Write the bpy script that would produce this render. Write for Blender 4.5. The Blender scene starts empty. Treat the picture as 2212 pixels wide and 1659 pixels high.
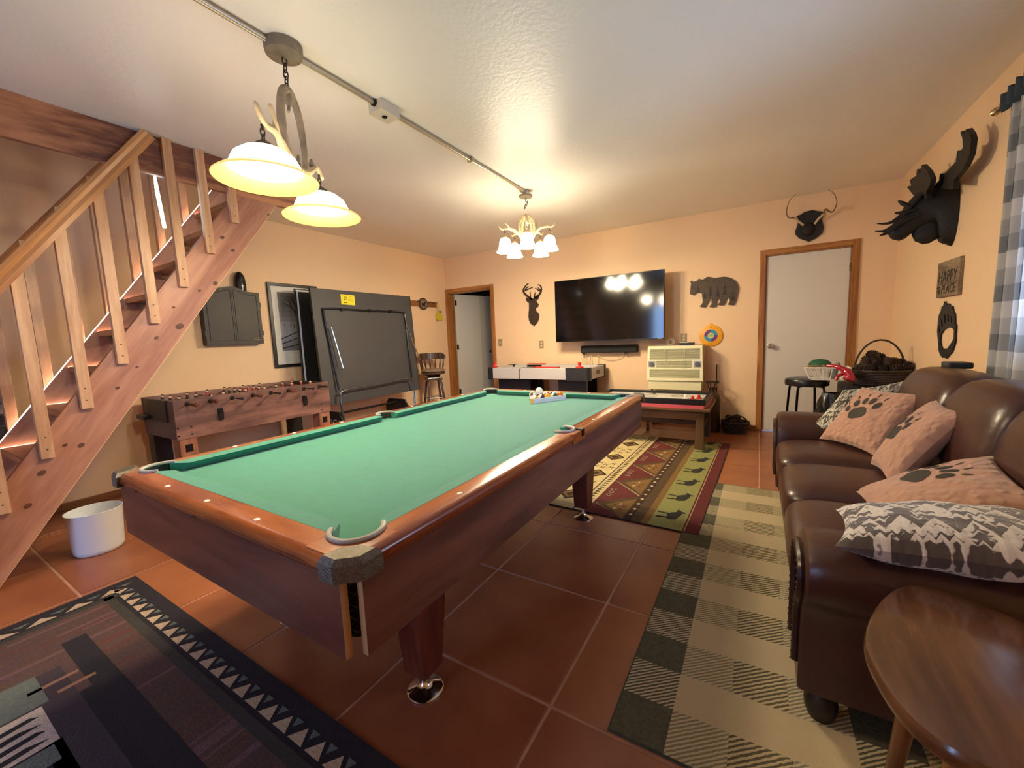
import bpy, bmesh, math, random
from mathutils import Vector, Matrix
random.seed(7)
scn = bpy.context.scene
col = scn.collection
PI = math.pi
# ------------------------------------------------------------------ camera, world, big lights, exposure
cam_d = bpy.data.cameras.new('camera'); cam = bpy.data.objects.new('camera', cam_d); col.objects.link(cam)
CR, CU, CF = Vector((.85512, .51688, -.04001)), Vector((-.02500, .11821, .99267)), Vector((-.51783, .84785, -.11401))
CP = Vector((1.3845, -.6029, 1.2282))
cam.matrix_world = Matrix(((CR.x, CU.x, -CF.x, CP.x), (CR.y, CU.y, -CF.y, CP.y), (CR.z, CU.z, -CF.z, CP.z), (0, 0, 0, 1)))
cam_d.sensor_fit = 'HORIZONTAL'; cam_d.sensor_width = 36; cam_d.lens = 874.77 * 36 / 2212
cam_d.clip_start = .02; scn.camera = cam
vs = scn.view_settings
vs.view_transform = 'Standard'; vs.look = 'None'; vs.exposure = .35; vs.gamma = 1; vs.use_curve_mapping = False
world = bpy.data.worlds.new('world'); scn.world = world; world.use_nodes = True
bg = world.node_tree.nodes['Background']; bg.inputs[0].default_value = (.45, .62, 1, 1); bg.inputs[1].default_value = 1.6
XL, XR, D, H, YB = -3.318, 2.549, 4.986, 2.627, -2.7
def area(name, loc, direction, sx, sy, power, color, spread=PI):
    l = bpy.data.lights.new(name, 'AREA'); l.shape = 'RECTANGLE'; l.size = sx; l.size_y = sy; l.energy = power; l.color = color
    l.spread = spread
    o = bpy.data.objects.new(name, l); col.objects.link(o); o.location = loc
    o.rotation_euler = Vector(direction).to_track_quat('-Z', 'Y').to_euler(); return o
def point(name, loc, power, color, r=.04):
    l = bpy.data.lights.new(name, 'POINT'); l.energy = power; l.color = color; l.shadow_soft_size = r
    o = bpy.data.objects.new(name, l); col.objects.link(o); o.location = loc; return o
DAY = (.48, .66, 1); WARM = (1, .84, .56)
area('window_daylight', (XR + .20, 1.75, 1.62), (-1, 0, -.05), 1.5, 1.15, 40, DAY)
area('garden_door_daylight', (-.9, YB - .20, 1.15), (-.1, 1, -.02), .9, 1.9, 52, (.32, .54, 1))
area('stairwell_strip_light', (-2.768, .35, 5.1), (0, 0, -1), .03, 2.0, 45, (.66, .82, 1), .012)  # added strip lamp, narrowed so that it brightens only the far stringer
# ------------------------------------------------------------------ materials
def srgb(h):
    h = h.lstrip('#'); v = [int(h[i:i + 2], 16) / 255 for i in (0, 2, 4)]
    return tuple(((c + .055) / 1.055) ** 2.4 if c > .04045 else c / 12.92 for c in v) + (1,)
MATS = {}
def mat(name, color, rough=.5, metal=0, var=0, vscale=8, bump=0, bscale=60, emit=None, estr=0, trans=0, coat=0, spec=.5, sheen=0):
    if name in MATS: return MATS[name]
    m = bpy.data.materials.new(name); m.use_nodes = True; nt = m.node_tree; b = nt.nodes['Principled BSDF']
    c = srgb(color) if isinstance(color, str) else color
    b.inputs['Base Color'].default_value = c; b.inputs['Roughness'].default_value = rough; b.inputs['Metallic'].default_value = metal
    b.inputs['Coat Weight'].default_value = coat; b.inputs['Coat Roughness'].default_value = .12; b.inputs['Specular IOR Level'].default_value = spec
    if sheen: b.inputs['Sheen Weight'].default_value = sheen
    if trans: b.inputs['Transmission Weight'].default_value = trans
    if emit: b.inputs['Emission Color'].default_value = srgb(emit) if isinstance(emit, str) else emit; b.inputs['Emission Strength'].default_value = estr
    if var or bump:
        tc = nt.nodes.new('ShaderNodeTexCoord')
    if var:
        n = nt.nodes.new('ShaderNodeTexNoise'); n.inputs['Scale'].default_value = vscale; n.inputs['Detail'].default_value = 5
        nt.links.new(tc.outputs['Object'], n.inputs['Vector'])
        r = nt.nodes.new('ShaderNodeValToRGB'); r.color_ramp.elements[0].position = .3; r.color_ramp.elements[1].position = .7
        r.color_ramp.elements[0].color = tuple(x * (1 - var) for x in c[:3]) + (1,)
        r.color_ramp.elements[1].color = tuple(min(1, x * (1 + var)) for x in c[:3]) + (1,)
        nt.links.new(n.outputs['Fac'], r.inputs['Fac']); nt.links.new(r.outputs['Color'], b.inputs['Base Color'])
    if bump:
        n2 = nt.nodes.new('ShaderNodeTexNoise'); n2.inputs['Scale'].default_value = bscale; n2.inputs['Detail'].default_value = 4
        nt.links.new(tc.outputs['Object'], n2.inputs['Vector'])
        bp = nt.nodes.new('ShaderNodeBump'); bp.inputs['Strength'].default_value = bump; bp.inputs['Distance'].default_value = .01
        nt.links.new(n2.outputs['Fac'], bp.inputs['Height']); nt.links.new(bp.outputs['Normal'], b.inputs['Normal'])
    MATS[name] = m; return m
def wood(name, c1, c2, axis='Y', scale=6, rough=.4, coat=0, rot=(0, 0, 0), stretch=12, pos=(.35, .65)):
    if name in MATS: return MATS[name]
    m = bpy.data.materials.new(name); m.use_nodes = True; nt = m.node_tree; b = nt.nodes['Principled BSDF']
    b.inputs['Roughness'].default_value = rough; b.inputs['Coat Weight'].default_value = coat; b.inputs['Coat Roughness'].default_value = .15
    tc = nt.nodes.new('ShaderNodeTexCoord'); mp0 = nt.nodes.new('ShaderNodeMapping'); mp = nt.nodes.new('ShaderNodeMapping')
    mp0.inputs['Rotation'].default_value = rot
    s = [1, 1, 1]; s['XYZ'.index(axis)] = 1 / stretch; mp.inputs['Scale'].default_value = s
    n = nt.nodes.new('ShaderNodeTexNoise'); n.inputs['Scale'].default_value = scale; n.inputs['Detail'].default_value = 7; n.inputs['Distortion'].default_value = 1.2
    n3 = nt.nodes.new('ShaderNodeTexNoise'); n3.inputs['Scale'].default_value = scale * 9; n3.inputs['Detail'].default_value = 3
    mx = nt.nodes.new('ShaderNodeMath'); mx.operation = 'MULTIPLY_ADD'; mx.inputs[1].default_value = .28
    sub = nt.nodes.new('ShaderNodeMath'); sub.operation = 'SUBTRACT'; sub.inputs[1].default_value = .14
    r = nt.nodes.new('ShaderNodeValToRGB'); r.color_ramp.elements[0].position = pos[0]; r.color_ramp.elements[1].position = pos[1]
    r.color_ramp.elements[0].color = srgb(c1); r.color_ramp.elements[1].color = srgb(c2)
    L = nt.links.new
    L(tc.outputs['Object'], mp0.inputs['Vector']); L(mp0.outputs['Vector'], mp.inputs['Vector'])
    L(mp.outputs['Vector'], n.inputs['Vector']); L(mp.outputs['Vector'], n3.inputs['Vector'])
    L(n3.outputs['Fac'], mx.inputs[0]); L(n.outputs['Fac'], mx.inputs[2]); L(mx.outputs[0], sub.inputs[0]); L(sub.outputs[0], r.inputs['Fac'])
    L(r.outputs['Color'], b.inputs['Base Color'])
    MATS[name] = m; return m
def stripes(name, c1, c2, freq, angle=0, rough=.95, bump=.3, sharp=.1):
    m = bpy.data.materials.new(name); m.use_nodes = True; nt = m.node_tree; b = nt.nodes['Principled BSDF']; b.inputs['Roughness'].default_value = rough
    tc = nt.nodes.new('ShaderNodeTexCoord'); mp = nt.nodes.new('ShaderNodeMapping'); mp.inputs['Rotation'].default_value = (0, 0, angle)
    w = nt.nodes.new('ShaderNodeTexWave'); w.inputs['Scale'].default_value = freq; w.inputs['Distortion'].default_value = 1.5; w.inputs['Detail'].default_value = 2; w.inputs['Detail Scale'].default_value = 3
    r = nt.nodes.new('ShaderNodeValToRGB'); r.color_ramp.elements[0].position = .5 - sharp; r.color_ramp.elements[1].position = .5 + sharp
    r.color_ramp.elements[0].color = srgb(c1); r.color_ramp.elements[1].color = srgb(c2)
    bp = nt.nodes.new('ShaderNodeBump'); bp.inputs['Strength'].default_value = bump; bp.inputs['Distance'].default_value = .006
    L = nt.links.new
    L(tc.outputs['Object'], mp.inputs['Vector']); L(mp.outputs['Vector'], w.inputs['Vector']); L(w.outputs['Fac'], r.inputs['Fac'])
    L(r.outputs['Color'], b.inputs['Base Color']); L(w.outputs['Fac'], bp.inputs['Height']); L(bp.outputs['Normal'], b.inputs['Normal'])
    MATS[name] = m; return m
# ------------------------------------------------------------------ mesh helper
class MB:
    def __init__(s): s.v = []; s.f = []; s.m = []; s.mi = 0
    def add(s, vs, fs):
        o = len(s.v); s.v += [Vector(v) for v in vs]; s.f += [tuple(i + o for i in f) for f in fs]; s.m += [s.mi] * len(fs); return s
    def box(s, x0, x1, y0, y1, z0, z1, T=None, bev=0):
        if bev > 0:
            bm = bmesh.new(); bmesh.ops.create_cube(bm, size=1)
            for v in bm.verts: v.co = Vector(((x0 + x1) / 2 + v.co.x * (x1 - x0), (y0 + y1) / 2 + v.co.y * (y1 - y0), (z0 + z1) / 2 + v.co.z * (z1 - z0)))
            bmesh.ops.bevel(bm, geom=bm.edges[:], offset=bev, segments=2, profile=.6, affect='EDGES')
            bm.verts.index_update(); vs_ = [T @ v.co if T else v.co.copy() for v in bm.verts]; fs = [[v.index for v in f.verts] for f in bm.faces]; bm.free()
            return s.add(vs_, fs)
        vs_ = [Vector(p) for p in ((x0, y0, z0), (x1, y0, z0), (x1, y1, z0), (x0, y1, z0), (x0, y0, z1), (x1, y0, z1), (x1, y1, z1), (x0, y1, z1))]
        if T: vs_ = [T @ v for v in vs_]
        return s.add(vs_, [(0, 3, 2, 1), (4, 5, 6, 7), (0, 1, 5, 4), (1, 2, 6, 5), (2, 3, 7, 6), (3, 0, 4, 7)])
    def hexa(s, b, t):          # bottom quad, top quad
        return s.add(list(b) + list(t), [(0, 3, 2, 1), (4, 5, 6, 7), (0, 1, 5, 4), (1, 2, 6, 5), (2, 3, 7, 6), (3, 0, 4, 7)])
    def prism(s, poly, fn, t0, t1):    # poly list of (a,b); fn(a,b,t)->xyz ; convex or simple outline (ngon caps)
        n = len(poly); vs_ = [fn(a, b, t0) for a, b in poly] + [fn(a, b, t1) for a, b in poly]
        fs = [tuple(range(n))[::-1], tuple(range(n, 2 * n))] + [(i, (i + 1) % n, n + (i + 1) % n, n + i) for i in range(n)]
        return s.add(vs_, fs)
    def tube(s, pts, rads, seg=10, cap=True, closed=False):
        pts = [Vector(p) for p in pts]; n = len(pts)
        if not hasattr(rads, '__len__'): rads = [rads] * n
        up = None; rings = []
        for i, p in enumerate(pts):
            a = pts[(i - 1) % n] if (i > 0 or closed) else p; b = pts[(i + 1) % n] if (i < n - 1 or closed) else p
            t = (b - a); t = t.normalized() if t.length > 1e-9 else Vector((0, 0, 1))
            if up is None:
                up = t.orthogonal().normalized()
            up = (up - t * up.dot(t)); up = up.normalized() if up.length > 1e-6 else t.orthogonal().normalized()
            w = t.cross(up)
            rings.append([p + (up * math.cos(2 * PI * k / seg) + w * math.sin(2 * PI * k / seg)) * rads[i] for k in range(seg)])
        vs_ = [v for r in rings for v in r]; fs = []
        for i in range(n if closed else n - 1):
            j = (i + 1) % n
            for k in range(seg): k2 = (k + 1) % seg; fs.append((i * seg + k, i * seg + k2, j * seg + k2, j * seg + k))
        if cap and not closed: fs.append(tuple(range(seg))[::-1]); fs.append(tuple((n - 1) * seg + k for k in range(seg)))
        return s.add(vs_, fs)
    def cyl(s, a, b, r, r2=None, seg=16): return s.tube([a, b], [r, r if r2 is None else r2], seg)
    def lathe(s, prof, c=(0, 0, 0), seg=24, T=None, close=True):     # prof (r,z)
        c = Vector(c); vs_ = []; fs = []; n = len(prof)
        for r, z in prof:
            for k in range(seg):
                a = 2 * PI * k / seg; v = c + Vector((r * math.cos(a), r * math.sin(a), z)); vs_.append(T @ v if T else v)
        for i in range(n - 1):
            for k in range(seg): k2 = (k + 1) % seg; fs.append((i * seg + k, i * seg + k2, (i + 1) * seg + k2, (i + 1) * seg + k))
        if close:
            if prof[0][0] > 1e-5: fs.append(tuple(range(seg))[::-1])
            if prof[-1][0] > 1e-5: fs.append(tuple((n - 1) * seg + k for k in range(seg)))
        return s.add(vs_, fs)
    def ball(s, c, r, seg=16, rings=10, sc=(1, 1, 1), T=None):
        c = Vector(c); vs_ = []; fs = []
        for i in range(rings + 1):
            t = PI * i / rings
            for k in range(seg):
                a = 2 * PI * k / seg; v = Vector((math.sin(t) * math.cos(a) * r * sc[0], math.sin(t) * math.sin(a) * r * sc[1], math.cos(t) * r * sc[2]))
                vs_.append(c + (T @ v if T else v))
        for i in range(rings):
            for k in range(seg): k2 = (k + 1) % seg; fs.append((i * seg + k, (i + 1) * seg + k, (i + 1) * seg + k2, i * seg + k2))
        return s.add(vs_, fs)
    def grid(s, fn, nu, nv, wrap_u=False):
        vs_ = [fn(i / nu, j / nv) for j in range(nv + 1) for i in range(nu if wrap_u else nu + 1)]; w = nu if wrap_u else nu + 1
        fs = [(j * w + i, j * w + (i + 1) % w, (j + 1) * w + (i + 1) % w, (j + 1) * w + i) for j in range(nv) for i in range(nu)]
        return s.add(vs_, fs)
    def mesh(s, name, mats, smooth=False, parent=None, world=False, weld=False):
        me = bpy.data.meshes.new(name)
        off = parent_world(parent) if (world and parent) else None
        vs_ = [off @ v for v in s.v] if off else s.v
        me.from_pydata([tuple(v) for v in vs_], [], s.f)
        mats = mats if isinstance(mats, (list, tuple)) else [mats]
        for m in mats: me.materials.append(m)
        if len(mats) > 1: me.polygons.foreach_set('material_index', s.m)
        bm = bmesh.new(); bm.from_mesh(me)
        if weld or smooth: bmesh.ops.remove_doubles(bm, verts=bm.verts[:], dist=1e-5)
        bmesh.ops.recalc_face_normals(bm, faces=bm.faces[:])
        if smooth:
            for f in bm.faces: f.smooth = True
            if smooth != 'all':
                for e in bm.edges:
                    if len(e.link_faces) == 2 and e.calc_face_angle(0) > math.radians(38): e.smooth = False
        bm.to_mesh(me); bm.free(); return me
    def build(s, name, mats, parent=None, smooth=False, world=False, weld=False):
        o = bpy.data.objects.new(name, s.mesh(name, mats, smooth, parent, world, weld)); col.objects.link(o)
        if parent: o.parent = parent
        return o
WM = {}
def parent_world(p):
    while p is not None and p.name not in WM and p.parent is not None: p = p.parent
    return WM[p.name].inverted() if p is not None and p.name in WM else None
def thing(name, label, cat, loc=(0, 0, 0), rotz=0, group=None):
    o = bpy.data.objects.new(name, None); o.empty_display_size = .05; col.objects.link(o); o.location = loc; o.rotation_euler = (0, 0, rotz)
    WM[o.name] = Matrix.Translation(loc) @ Matrix.Rotation(rotz, 4, 'Z'); o['label'] = label; o['category'] = cat
    if group: o['group'] = group
    return o
def tag(o, label, cat, group=None):
    o['label'] = label; o['category'] = cat
    if group: o['group'] = group
    return o
def struct(o, label=None):
    o['kind'] = 'structure'
    if label: o['label'] = label
    return o
def copy_tree(o, parent=None):
    c = o.copy(); col.objects.link(c); c.parent = parent
    for ch in list(o.children): copy_tree(ch, c)
    return c
def catmull(pts, n=6, closed=False):
    P = [Vector(p) for p in pts]; out = []; m = len(P)
    for i in range(m if closed else m - 1):
        g = (lambda k: P[k % m]) if closed else (lambda k: P[max(0, min(m - 1, k))])
        a, b, c, d = g(i - 1), g(i), g(i + 1), g(i + 2)
        for k in range(n):
            t = k / n; out.append(.5 * ((2 * b) + (c - a) * t + (2 * a - 5 * b + 4 * c - d) * t * t + (3 * b - a - 3 * c + d) * t ** 3))
    if not closed: out.append(P[-1])
    return out
def lerp(a, b, t): return a + (b - a) * t
def outline(polys, fn, thick, bev=0):
    """filled silhouette (first outline, others may be holes) -> MB ; fn(a,b,t) maps to xyz"""
    cu = bpy.data.curves.new('tmp', 'CURVE'); cu.dimensions = '2D'; cu.fill_mode = 'BOTH'; cu.extrude = .5; cu.bevel_depth = 0
    for poly in polys:
        sp = cu.splines.new('POLY'); sp.points.add(len(poly) - 1); sp.use_cyclic_u = True
        for p, q in zip(sp.points, poly): p.co = (q[0], q[1], 0, 1)
    ob = bpy.data.objects.new('tmp', cu); col.objects.link(ob)
    dg = bpy.context.evaluated_depsgraph_get(); me = ob.evaluated_get(dg).to_mesh()
    mb = MB(); mb.add([fn(v.co.x, v.co.y, (v.co.z + .5) * thick) for v in me.vertices], [tuple(p.vertices) for p in me.polygons])
    ob.evaluated_get(dg).to_mesh_clear(); bpy.data.objects.remove(ob); bpy.data.curves.remove(cu); return mb
def text_mb(txt, size, fn, thick=.0015, align='CENTER'):
    cu = bpy.data.curves.new('tmp', 'FONT'); cu.body = txt; cu.size = size; cu.extrude = .5; cu.align_x = align; cu.align_y = 'CENTER'; cu.fill_mode = 'BOTH'; cu.resolution_u = 3
    ob = bpy.data.objects.new('tmp', cu); col.objects.link(ob)
    dg = bpy.context.evaluated_depsgraph_get(); me = ob.evaluated_get(dg).to_mesh()
    mb = MB(); mb.add([fn(v.co.x, v.co.y, (v.co.z + .5) * thick) for v in me.vertices], [tuple(p.vertices) for p in me.polygons])
    ob.evaluated_get(dg).to_mesh_clear(); bpy.data.objects.remove(ob); bpy.data.curves.remove(cu); return mb
# a pixel of the 2212x1659 photograph as a ray, cut with a wall or floor plane
def ray(u, v): return CF + CR * ((u - 1106) / 874.77) - CU * ((v - 829.5) / 874.77)
def onx(u, v, x): r = ray(u, v); return CP + r * ((x - CP.x) / r.x)
def ony(u, v, y): r = ray(u, v); return CP + r * ((y - CP.y) / r.y)
def onz(u, v, z): r = ray(u, v); return CP + r * ((z - CP.z) / r.z)
# ------------------------------------------------------------------ the room
WALL = mat('peach_paint', '#EECBA3', .75, bump=.12, bscale=55)
CEIL = mat('ceiling_paint', '#EEE8DC', .40, bump=.25, bscale=38)
TRIM = wood('oak_trim', '#8A5427', '#B57B42', 'Z', 14, .35, stretch=14)
TRIMX = wood('oak_trim_across', '#8A5427', '#B57B42', 'X', 14, .35, stretch=14)
TRIMY = wood('oak_trim_along', '#7A4A24', '#A76F3C', 'Y', 14, .35, stretch=14)
WHITE_DOOR = mat('door_white', '#D8D2C8', .45)
BRASS = mat('brushed_brass', '#C9AE78', .25, 1); CHROME = mat('chrome', '#D8D8DC', .12, 1); BLACK = mat('black_plastic', '#141416', .4); STEEL = mat('dark_steel', '#2E2C2C', .35, .8)
GROUT = mat('grout', '#B98A72', .9, var=.15, vscale=20)
def tile_material():
    m = bpy.data.materials.new('terracotta_tile'); m.use_nodes = True; nt = m.node_tree; b = nt.nodes['Principled BSDF']; L = nt.links.new
    tc = nt.nodes.new('ShaderNodeTexCoord'); n = nt.nodes.new('ShaderNodeTexNoise'); n.inputs['Scale'].default_value = 3.5; n.inputs['Detail'].default_value = 5
    oi = nt.nodes.new('ShaderNodeObjectInfo'); ad = nt.nodes.new('ShaderNodeVectorMath'); ad.operation = 'ADD'
    L(tc.outputs['Object'], ad.inputs[0]); L(oi.outputs['Location'], ad.inputs[1]); L(ad.outputs[0], n.inputs['Vector'])
    mx = nt.nodes.new('ShaderNodeMath'); mx.operation = 'MULTIPLY_ADD'; mx.inputs[1].default_value = .25; L(oi.outputs['Random'], mx.inputs[0]); L(n.outputs['Fac'], mx.inputs[2])
    r = nt.nodes.new('ShaderNodeValToRGB'); r.color_ramp.elements[0].position = .35; r.color_ramp.elements[1].position = .85
    r.color_ramp.elements[0].color = srgb('#84492F'); r.color_ramp.elements[1].color = srgb('#A0623E')
    L(mx.outputs[0], r.inputs['Fac']); L(r.outputs['Color'], b.inputs['Base Color']); b.inputs['Roughness'].default_value = .34
    n2 = nt.nodes.new('ShaderNodeTexNoise'); n2.inputs['Scale'].default_value = 9; L(ad.outputs[0], n2.inputs['Vector'])
    bp = nt.nodes.new('ShaderNodeBump'); bp.inputs['Strength'].default_value = .08; L(n2.outputs['Fac'], bp.inputs['Height']); L(bp.outputs['Normal'], b.inputs['Normal'])
    return m
floor = struct(MB().box(XL - .1, XR + .1, YB - .1, D + .1, -.08, -.0035).build('floor', GROUT), 'terracotta tiled floor with pale pink grout joints')
TILE = tile_material()
tile_me = MB().box(-.2925, .2925, -.2925, .2925, -.02, 0, bev=.003).mesh('floor_tile', TILE)
for i in range(-7, 3):
    for j in range(-5, 8):
        t = bpy.data.objects.new('floor_tile', tile_me); col.objects.link(t); t.parent = floor
        t.location = (.82 + .597 * (i + .5), .484 + .597 * (j + .5), 0)
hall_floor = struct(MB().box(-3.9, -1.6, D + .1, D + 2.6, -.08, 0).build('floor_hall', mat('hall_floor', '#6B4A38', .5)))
SY0, SY1, SX = -.75, 1.78, -2.07       # stairwell opening in the ceiling
cm = MB().box(SX, XR + .1, YB - .1, D + .1, H, H + .25); cm.box(XL - .1, SX, YB - .1, SY0, H, H + .25); cm.box(XL - .1, SX, SY1, D + .1, H, H + .25)
struct(cm.build('ceiling', CEIL), 'low off-white textured ceiling')
sw = MB().box(XL - .12, XL, SY0 - .12, SY1 + .12, H + .25, 5.2); sw.box(XL - .12, SX + .12, SY0 - .12, SY0, H + .25, 5.2); sw.box(XL - .12, SX + .12, SY1, SY1 + .12, H + .25, 5.2); sw.box(SX, SX + .12, SY0, SY1, H + .25, 5.2); sw.box(XL - .12, SX + .12, SY0 - .12, SY1 + .12, 5.2, 5.3)
struct(sw.build('wall_stairwell', mat('stairwell_paint', '#C9C2BE', .8)))
struct(MB().box(XL - .12, XL, YB - .1, D + .12, 0, H + .25).build('wall_left', WALL), 'long peach painted wall behind the games tables')
d1l, d1r, d2l, d2r, DH = -3.255, -2.365, 1.436, 2.202, 2.04
wf = MB().box(XL, d1l, D, D + .12, 0, H); wf.box(d1r, d2l, D, D + .12, 0, H); wf.box(d2r, XR + .1, D, D + .12, 0, H); wf.box(d1l, d1r, D, D + .12, DH, H); wf.box(d2l, d2r, D, D + .12, DH, H)
struct(wf.build('wall_far', WALL, weld=False), 'peach end wall with the television and two doorways')
WY0, WY1, WZ0, WZ1 = 1.02, 2.5, 1.05, 2.18
wr = MB().box(XR, XR + .14, YB - .1, WY0, 0, H); wr.box(XR, XR + .14, WY1, D + .12, 0, H); wr.box(XR, XR + .14, WY0, WY1, 0, WZ0); wr.box(XR, XR + .14, WY0, WY1, WZ1, H)
struct(wr.build('wall_right', WALL), 'peach wall with the curtained window above the sofa')
gx0, gx1 = -1.4, -.4
wb = MB().box(XL - .1, gx0, YB - .14, YB, 0, H); wb.box(gx1, XR + .1, YB - .14, YB, 0, H); wb.box(gx0, gx1, YB - .14, YB, 2.1, H)
struct(wb.build('wall_back', WALL))
# windows: frame and panes
PANE = bpy.data.materials.new('window_glass'); PANE.use_nodes = True; _n = PANE.node_tree.nodes; _n.remove(_n['Principled BSDF'])
_t = _n.new('ShaderNodeBsdfTransparent'); _g = _n.new('ShaderNodeBsdfGlossy'); _g.inputs['Roughness'].default_value = .02; _f = _n.new('ShaderNodeFresnel'); _m = _n.new('ShaderNodeMixShader')
for a_, b_ in ((_f.outputs[0], _m.inputs[0]), (_t.outputs[0], _m.inputs[1]), (_g.outputs[0], _m.inputs[2]), (_m.outputs[0], _n['Material Output'].inputs[0])): PANE.node_tree.links.new(a_, b_)
def glazing(name, frame_mb, panes, label):
    o = struct(frame_mb.build(name, mat('window_white', '#E8E6E0', .4)), label)
    for p in panes: p.build('pane', PANE, o)
f = MB()
for z0, z1 in ((WZ0, WZ0 + .05), (WZ1 - .05, WZ1)): f.box(XR + .06, XR + .1, WY0, WY1, z0, z1)
for y0 in (WY0, (WY0 + WY1) / 2 - .025, WY1 - .05): f.box(XR + .06, XR + .1, y0, y0 + .05, WZ0, WZ1)
glazing('window_1', f, [MB().box(XR + .075, XR + .08, a, b, WZ0 + .05, WZ1 - .05) for a, b in ((WY0 + .05, (WY0 + WY1) / 2 - .025), ((WY0 + WY1) / 2 + .025, WY1 - .05))], 'white framed window behind the checked curtain')
f = MB()
for z0, z1 in ((0, .1), (2.02, 2.1)): f.box(gx0, gx1, YB - .1, YB - .05, z0, z1)
for x0 in (gx0, -.94, gx1 - .08): f.box(x0, x0 + .08, YB - .1, YB - .05, 0, 2.1)
glazing('door_3', f, [MB().box(a, b, YB - .08, YB - .075, .1, 2.02) for a, b in ((gx0 + .08, -.94), (-.86, gx1 - .08))], 'glazed garden door behind the camera')
# baseboards
def bb(name, *b): struct(MB().box(*b, bev=.004).build(name, TRIMY if 'left' in name or 'right' in name else TRIMX))
bb('baseboard_left', XL, XL + .014, YB, D, 0, .062); bb('baseboard_far', d1r + .062, d2l - .062, D - .014, D, 0, .062); bb('baseboard_right', XR - .014, XR, YB, D, 0, .062)
# door 1: open into a dim hall
fr = struct(MB().box(d1l - .06, d1l, D - .018, D, 0, DH + .06, bev=.004).build('door_1', TRIM), 'doorway with brown oak casing and a white door standing open')
MB().box(d1r, d1r + .06, D - .018, D, 0, DH + .06, bev=.004).build('casing', TRIM, fr); MB().box(d1l, d1r, D - .018, D, DH, DH + .06, bev=.004).build('casing', TRIMX, fr)
jm = MB().box(d1l - .002, d1l + .018, D, D + .12, 0, DH); jm.box(d1r - .018, d1r + .002, D, D + .12, 0, DH); jm.box(d1l, d1r, D, D + .12, DH - .018, DH + .002); jm.build('jamb', TRIM, fr)
T = Matrix.Translation((-3.215, D + .125, 0)) @ Matrix.Rotation(math.radians(74), 4, 'Z')
MB().box(0, .82, -.0, .036, .012, 2.022, T, .003).build('door_leaf', WHITE_DOOR, fr)
for z in (.25, 1.05, 1.83):
    MB().box(-.008, .03, -.006, .004, z, z + .09, T).build('hinge', BRASS, fr)
for sgn in (-1,):
    k = MB().lathe([(.003, -.05), (.028, -.045), (.032, -.03), (.02, -.015), (.012, -.008), (.03, -.004), (.03, 0)], seg=16, T=T @ Matrix.Translation((.76, 0, .98)) @ Matrix.Rotation(-PI / 2, 4, 'X') @ Matrix.Scale(-1, 4, (0, 0, 1)))
    k.build('door_knob', CHROME, fr, True)
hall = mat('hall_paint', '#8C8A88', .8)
hm = MB().box(-4.0, -3.9, D + .12, D + 2.6, 0, H); hm.box(-1.6, -1.5, D + .12, D + 2.6, 0, H); hm.box(-4, -1.5, D + 2.5, D + 2.6, 0, H); hm.box(-4, -1.5, D + .12, D + 2.6, H, H + .1)
hm.box(-4, d1l, D + .12, D + .14, 0, H)
struct(hm.build('wall_hall', hall))
# door 2: closed
fr = struct(MB().box(d2l - .06, d2l, D - .018, D, 0, DH + .06, bev=.004).build('door_2', TRIM), 'closed white flush door in brown oak casing')
MB().box(d2r, d2r + .06, D - .018, D, 0, DH + .06, bev=.004).build('casing', TRIM, fr); MB().box(d2l, d2r, D - .018, D, DH, DH + .06, bev=.004).build('casing', TRIMX, fr)
st = MB().box(d2l - .001, d2l + .012, D, D + .12, 0, DH); st.box(d2r - .012, d2r + .001, D, D + .12, 0, DH); st.box(d2l, d2r, D, D + .12, DH - .012, DH); st.build('jamb', TRIM, fr)
MB().box(d2l + .012, d2r - .012, D + .012, D + .05, .01, DH - .014, bev=.003).build('door_leaf', WHITE_DOOR, fr)
for z in (.25, 1.78): MB().box(d2r - .02, d2r - .002, D - .004, D + .014, z, z + .09).build('hinge', BRASS, fr)
Tk = Matrix.Translation((1.505, D + .012, 1.01)) @ Matrix.Rotation(PI / 2, 4, 'X')
MB().lathe([(.032, 0), (.032, .006), (.013, .01), (.013, .03), (.026, .04), (.03, .055), (.022, .066), (.002, .068)], seg=20, T=Tk).build('door_knob', CHROME, fr, True)
# ------------------------------------------------------------------ stairwell beam
BEAMW = wood('rough_beam', '#6A3C28', '#B47A54', 'Y', 3.2, .5, stretch=5, pos=(.42, .58))
struct(MB().box(SX, -2.03, SY0, 1.62, 2.385, H, bev=.004).build('trim_1', BEAMW), 'rough brown timber beam along the stairwell opening')
# ------------------------------------------------------------------ open timber staircase
sroot = thing('staircase', 'steep open pine staircase with square balusters on both sides', 'staircase', (-2.42, -.3, 0))
PINE = wood('knotty_pine', '#94604A', '#B8866C', 'Y', 7, .42, rot=(math.radians(-54), 0, 0), stretch=9)
PINE_D = wood('stair_tread_pine', '#6F4630', '#96643F', 'X', 9, .3, stretch=8)
PINE_L = wood('baluster_pine', '#AE8058', '#CDA27C', 'Z', 12, .45, stretch=10)
lo = lambda y: 1.39 * y + .451
hi = lambda y: 1.385 * y + .885
ys0, ys1 = -.325, 1.56
def stringer(x0, x1):
    yb = (0 - .885) / 1.385
    poly = [(-.3245, 0), (1.565, lo(1.565)), (1.565, H), ((H - .885) / 1.385, H), (yb, 0)]
    return MB().prism(poly, lambda a, b, t: (t, a, min(b, H - .002)), x0, x1)
def stringer_part(x0, x1, m):
    o = stringer(x0, x1).build('stringer', m, sroot, world=True); return o
near = stringer_part(-2.07, -2.032, PINE); stringer_part(-2.80, -2.762, PINE)
EDGE = wood('pale_pine_edge', '#D9A873', '#EBC594', 'Y', 9, .5, rot=(math.radians(-54), 0, 0))
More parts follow.
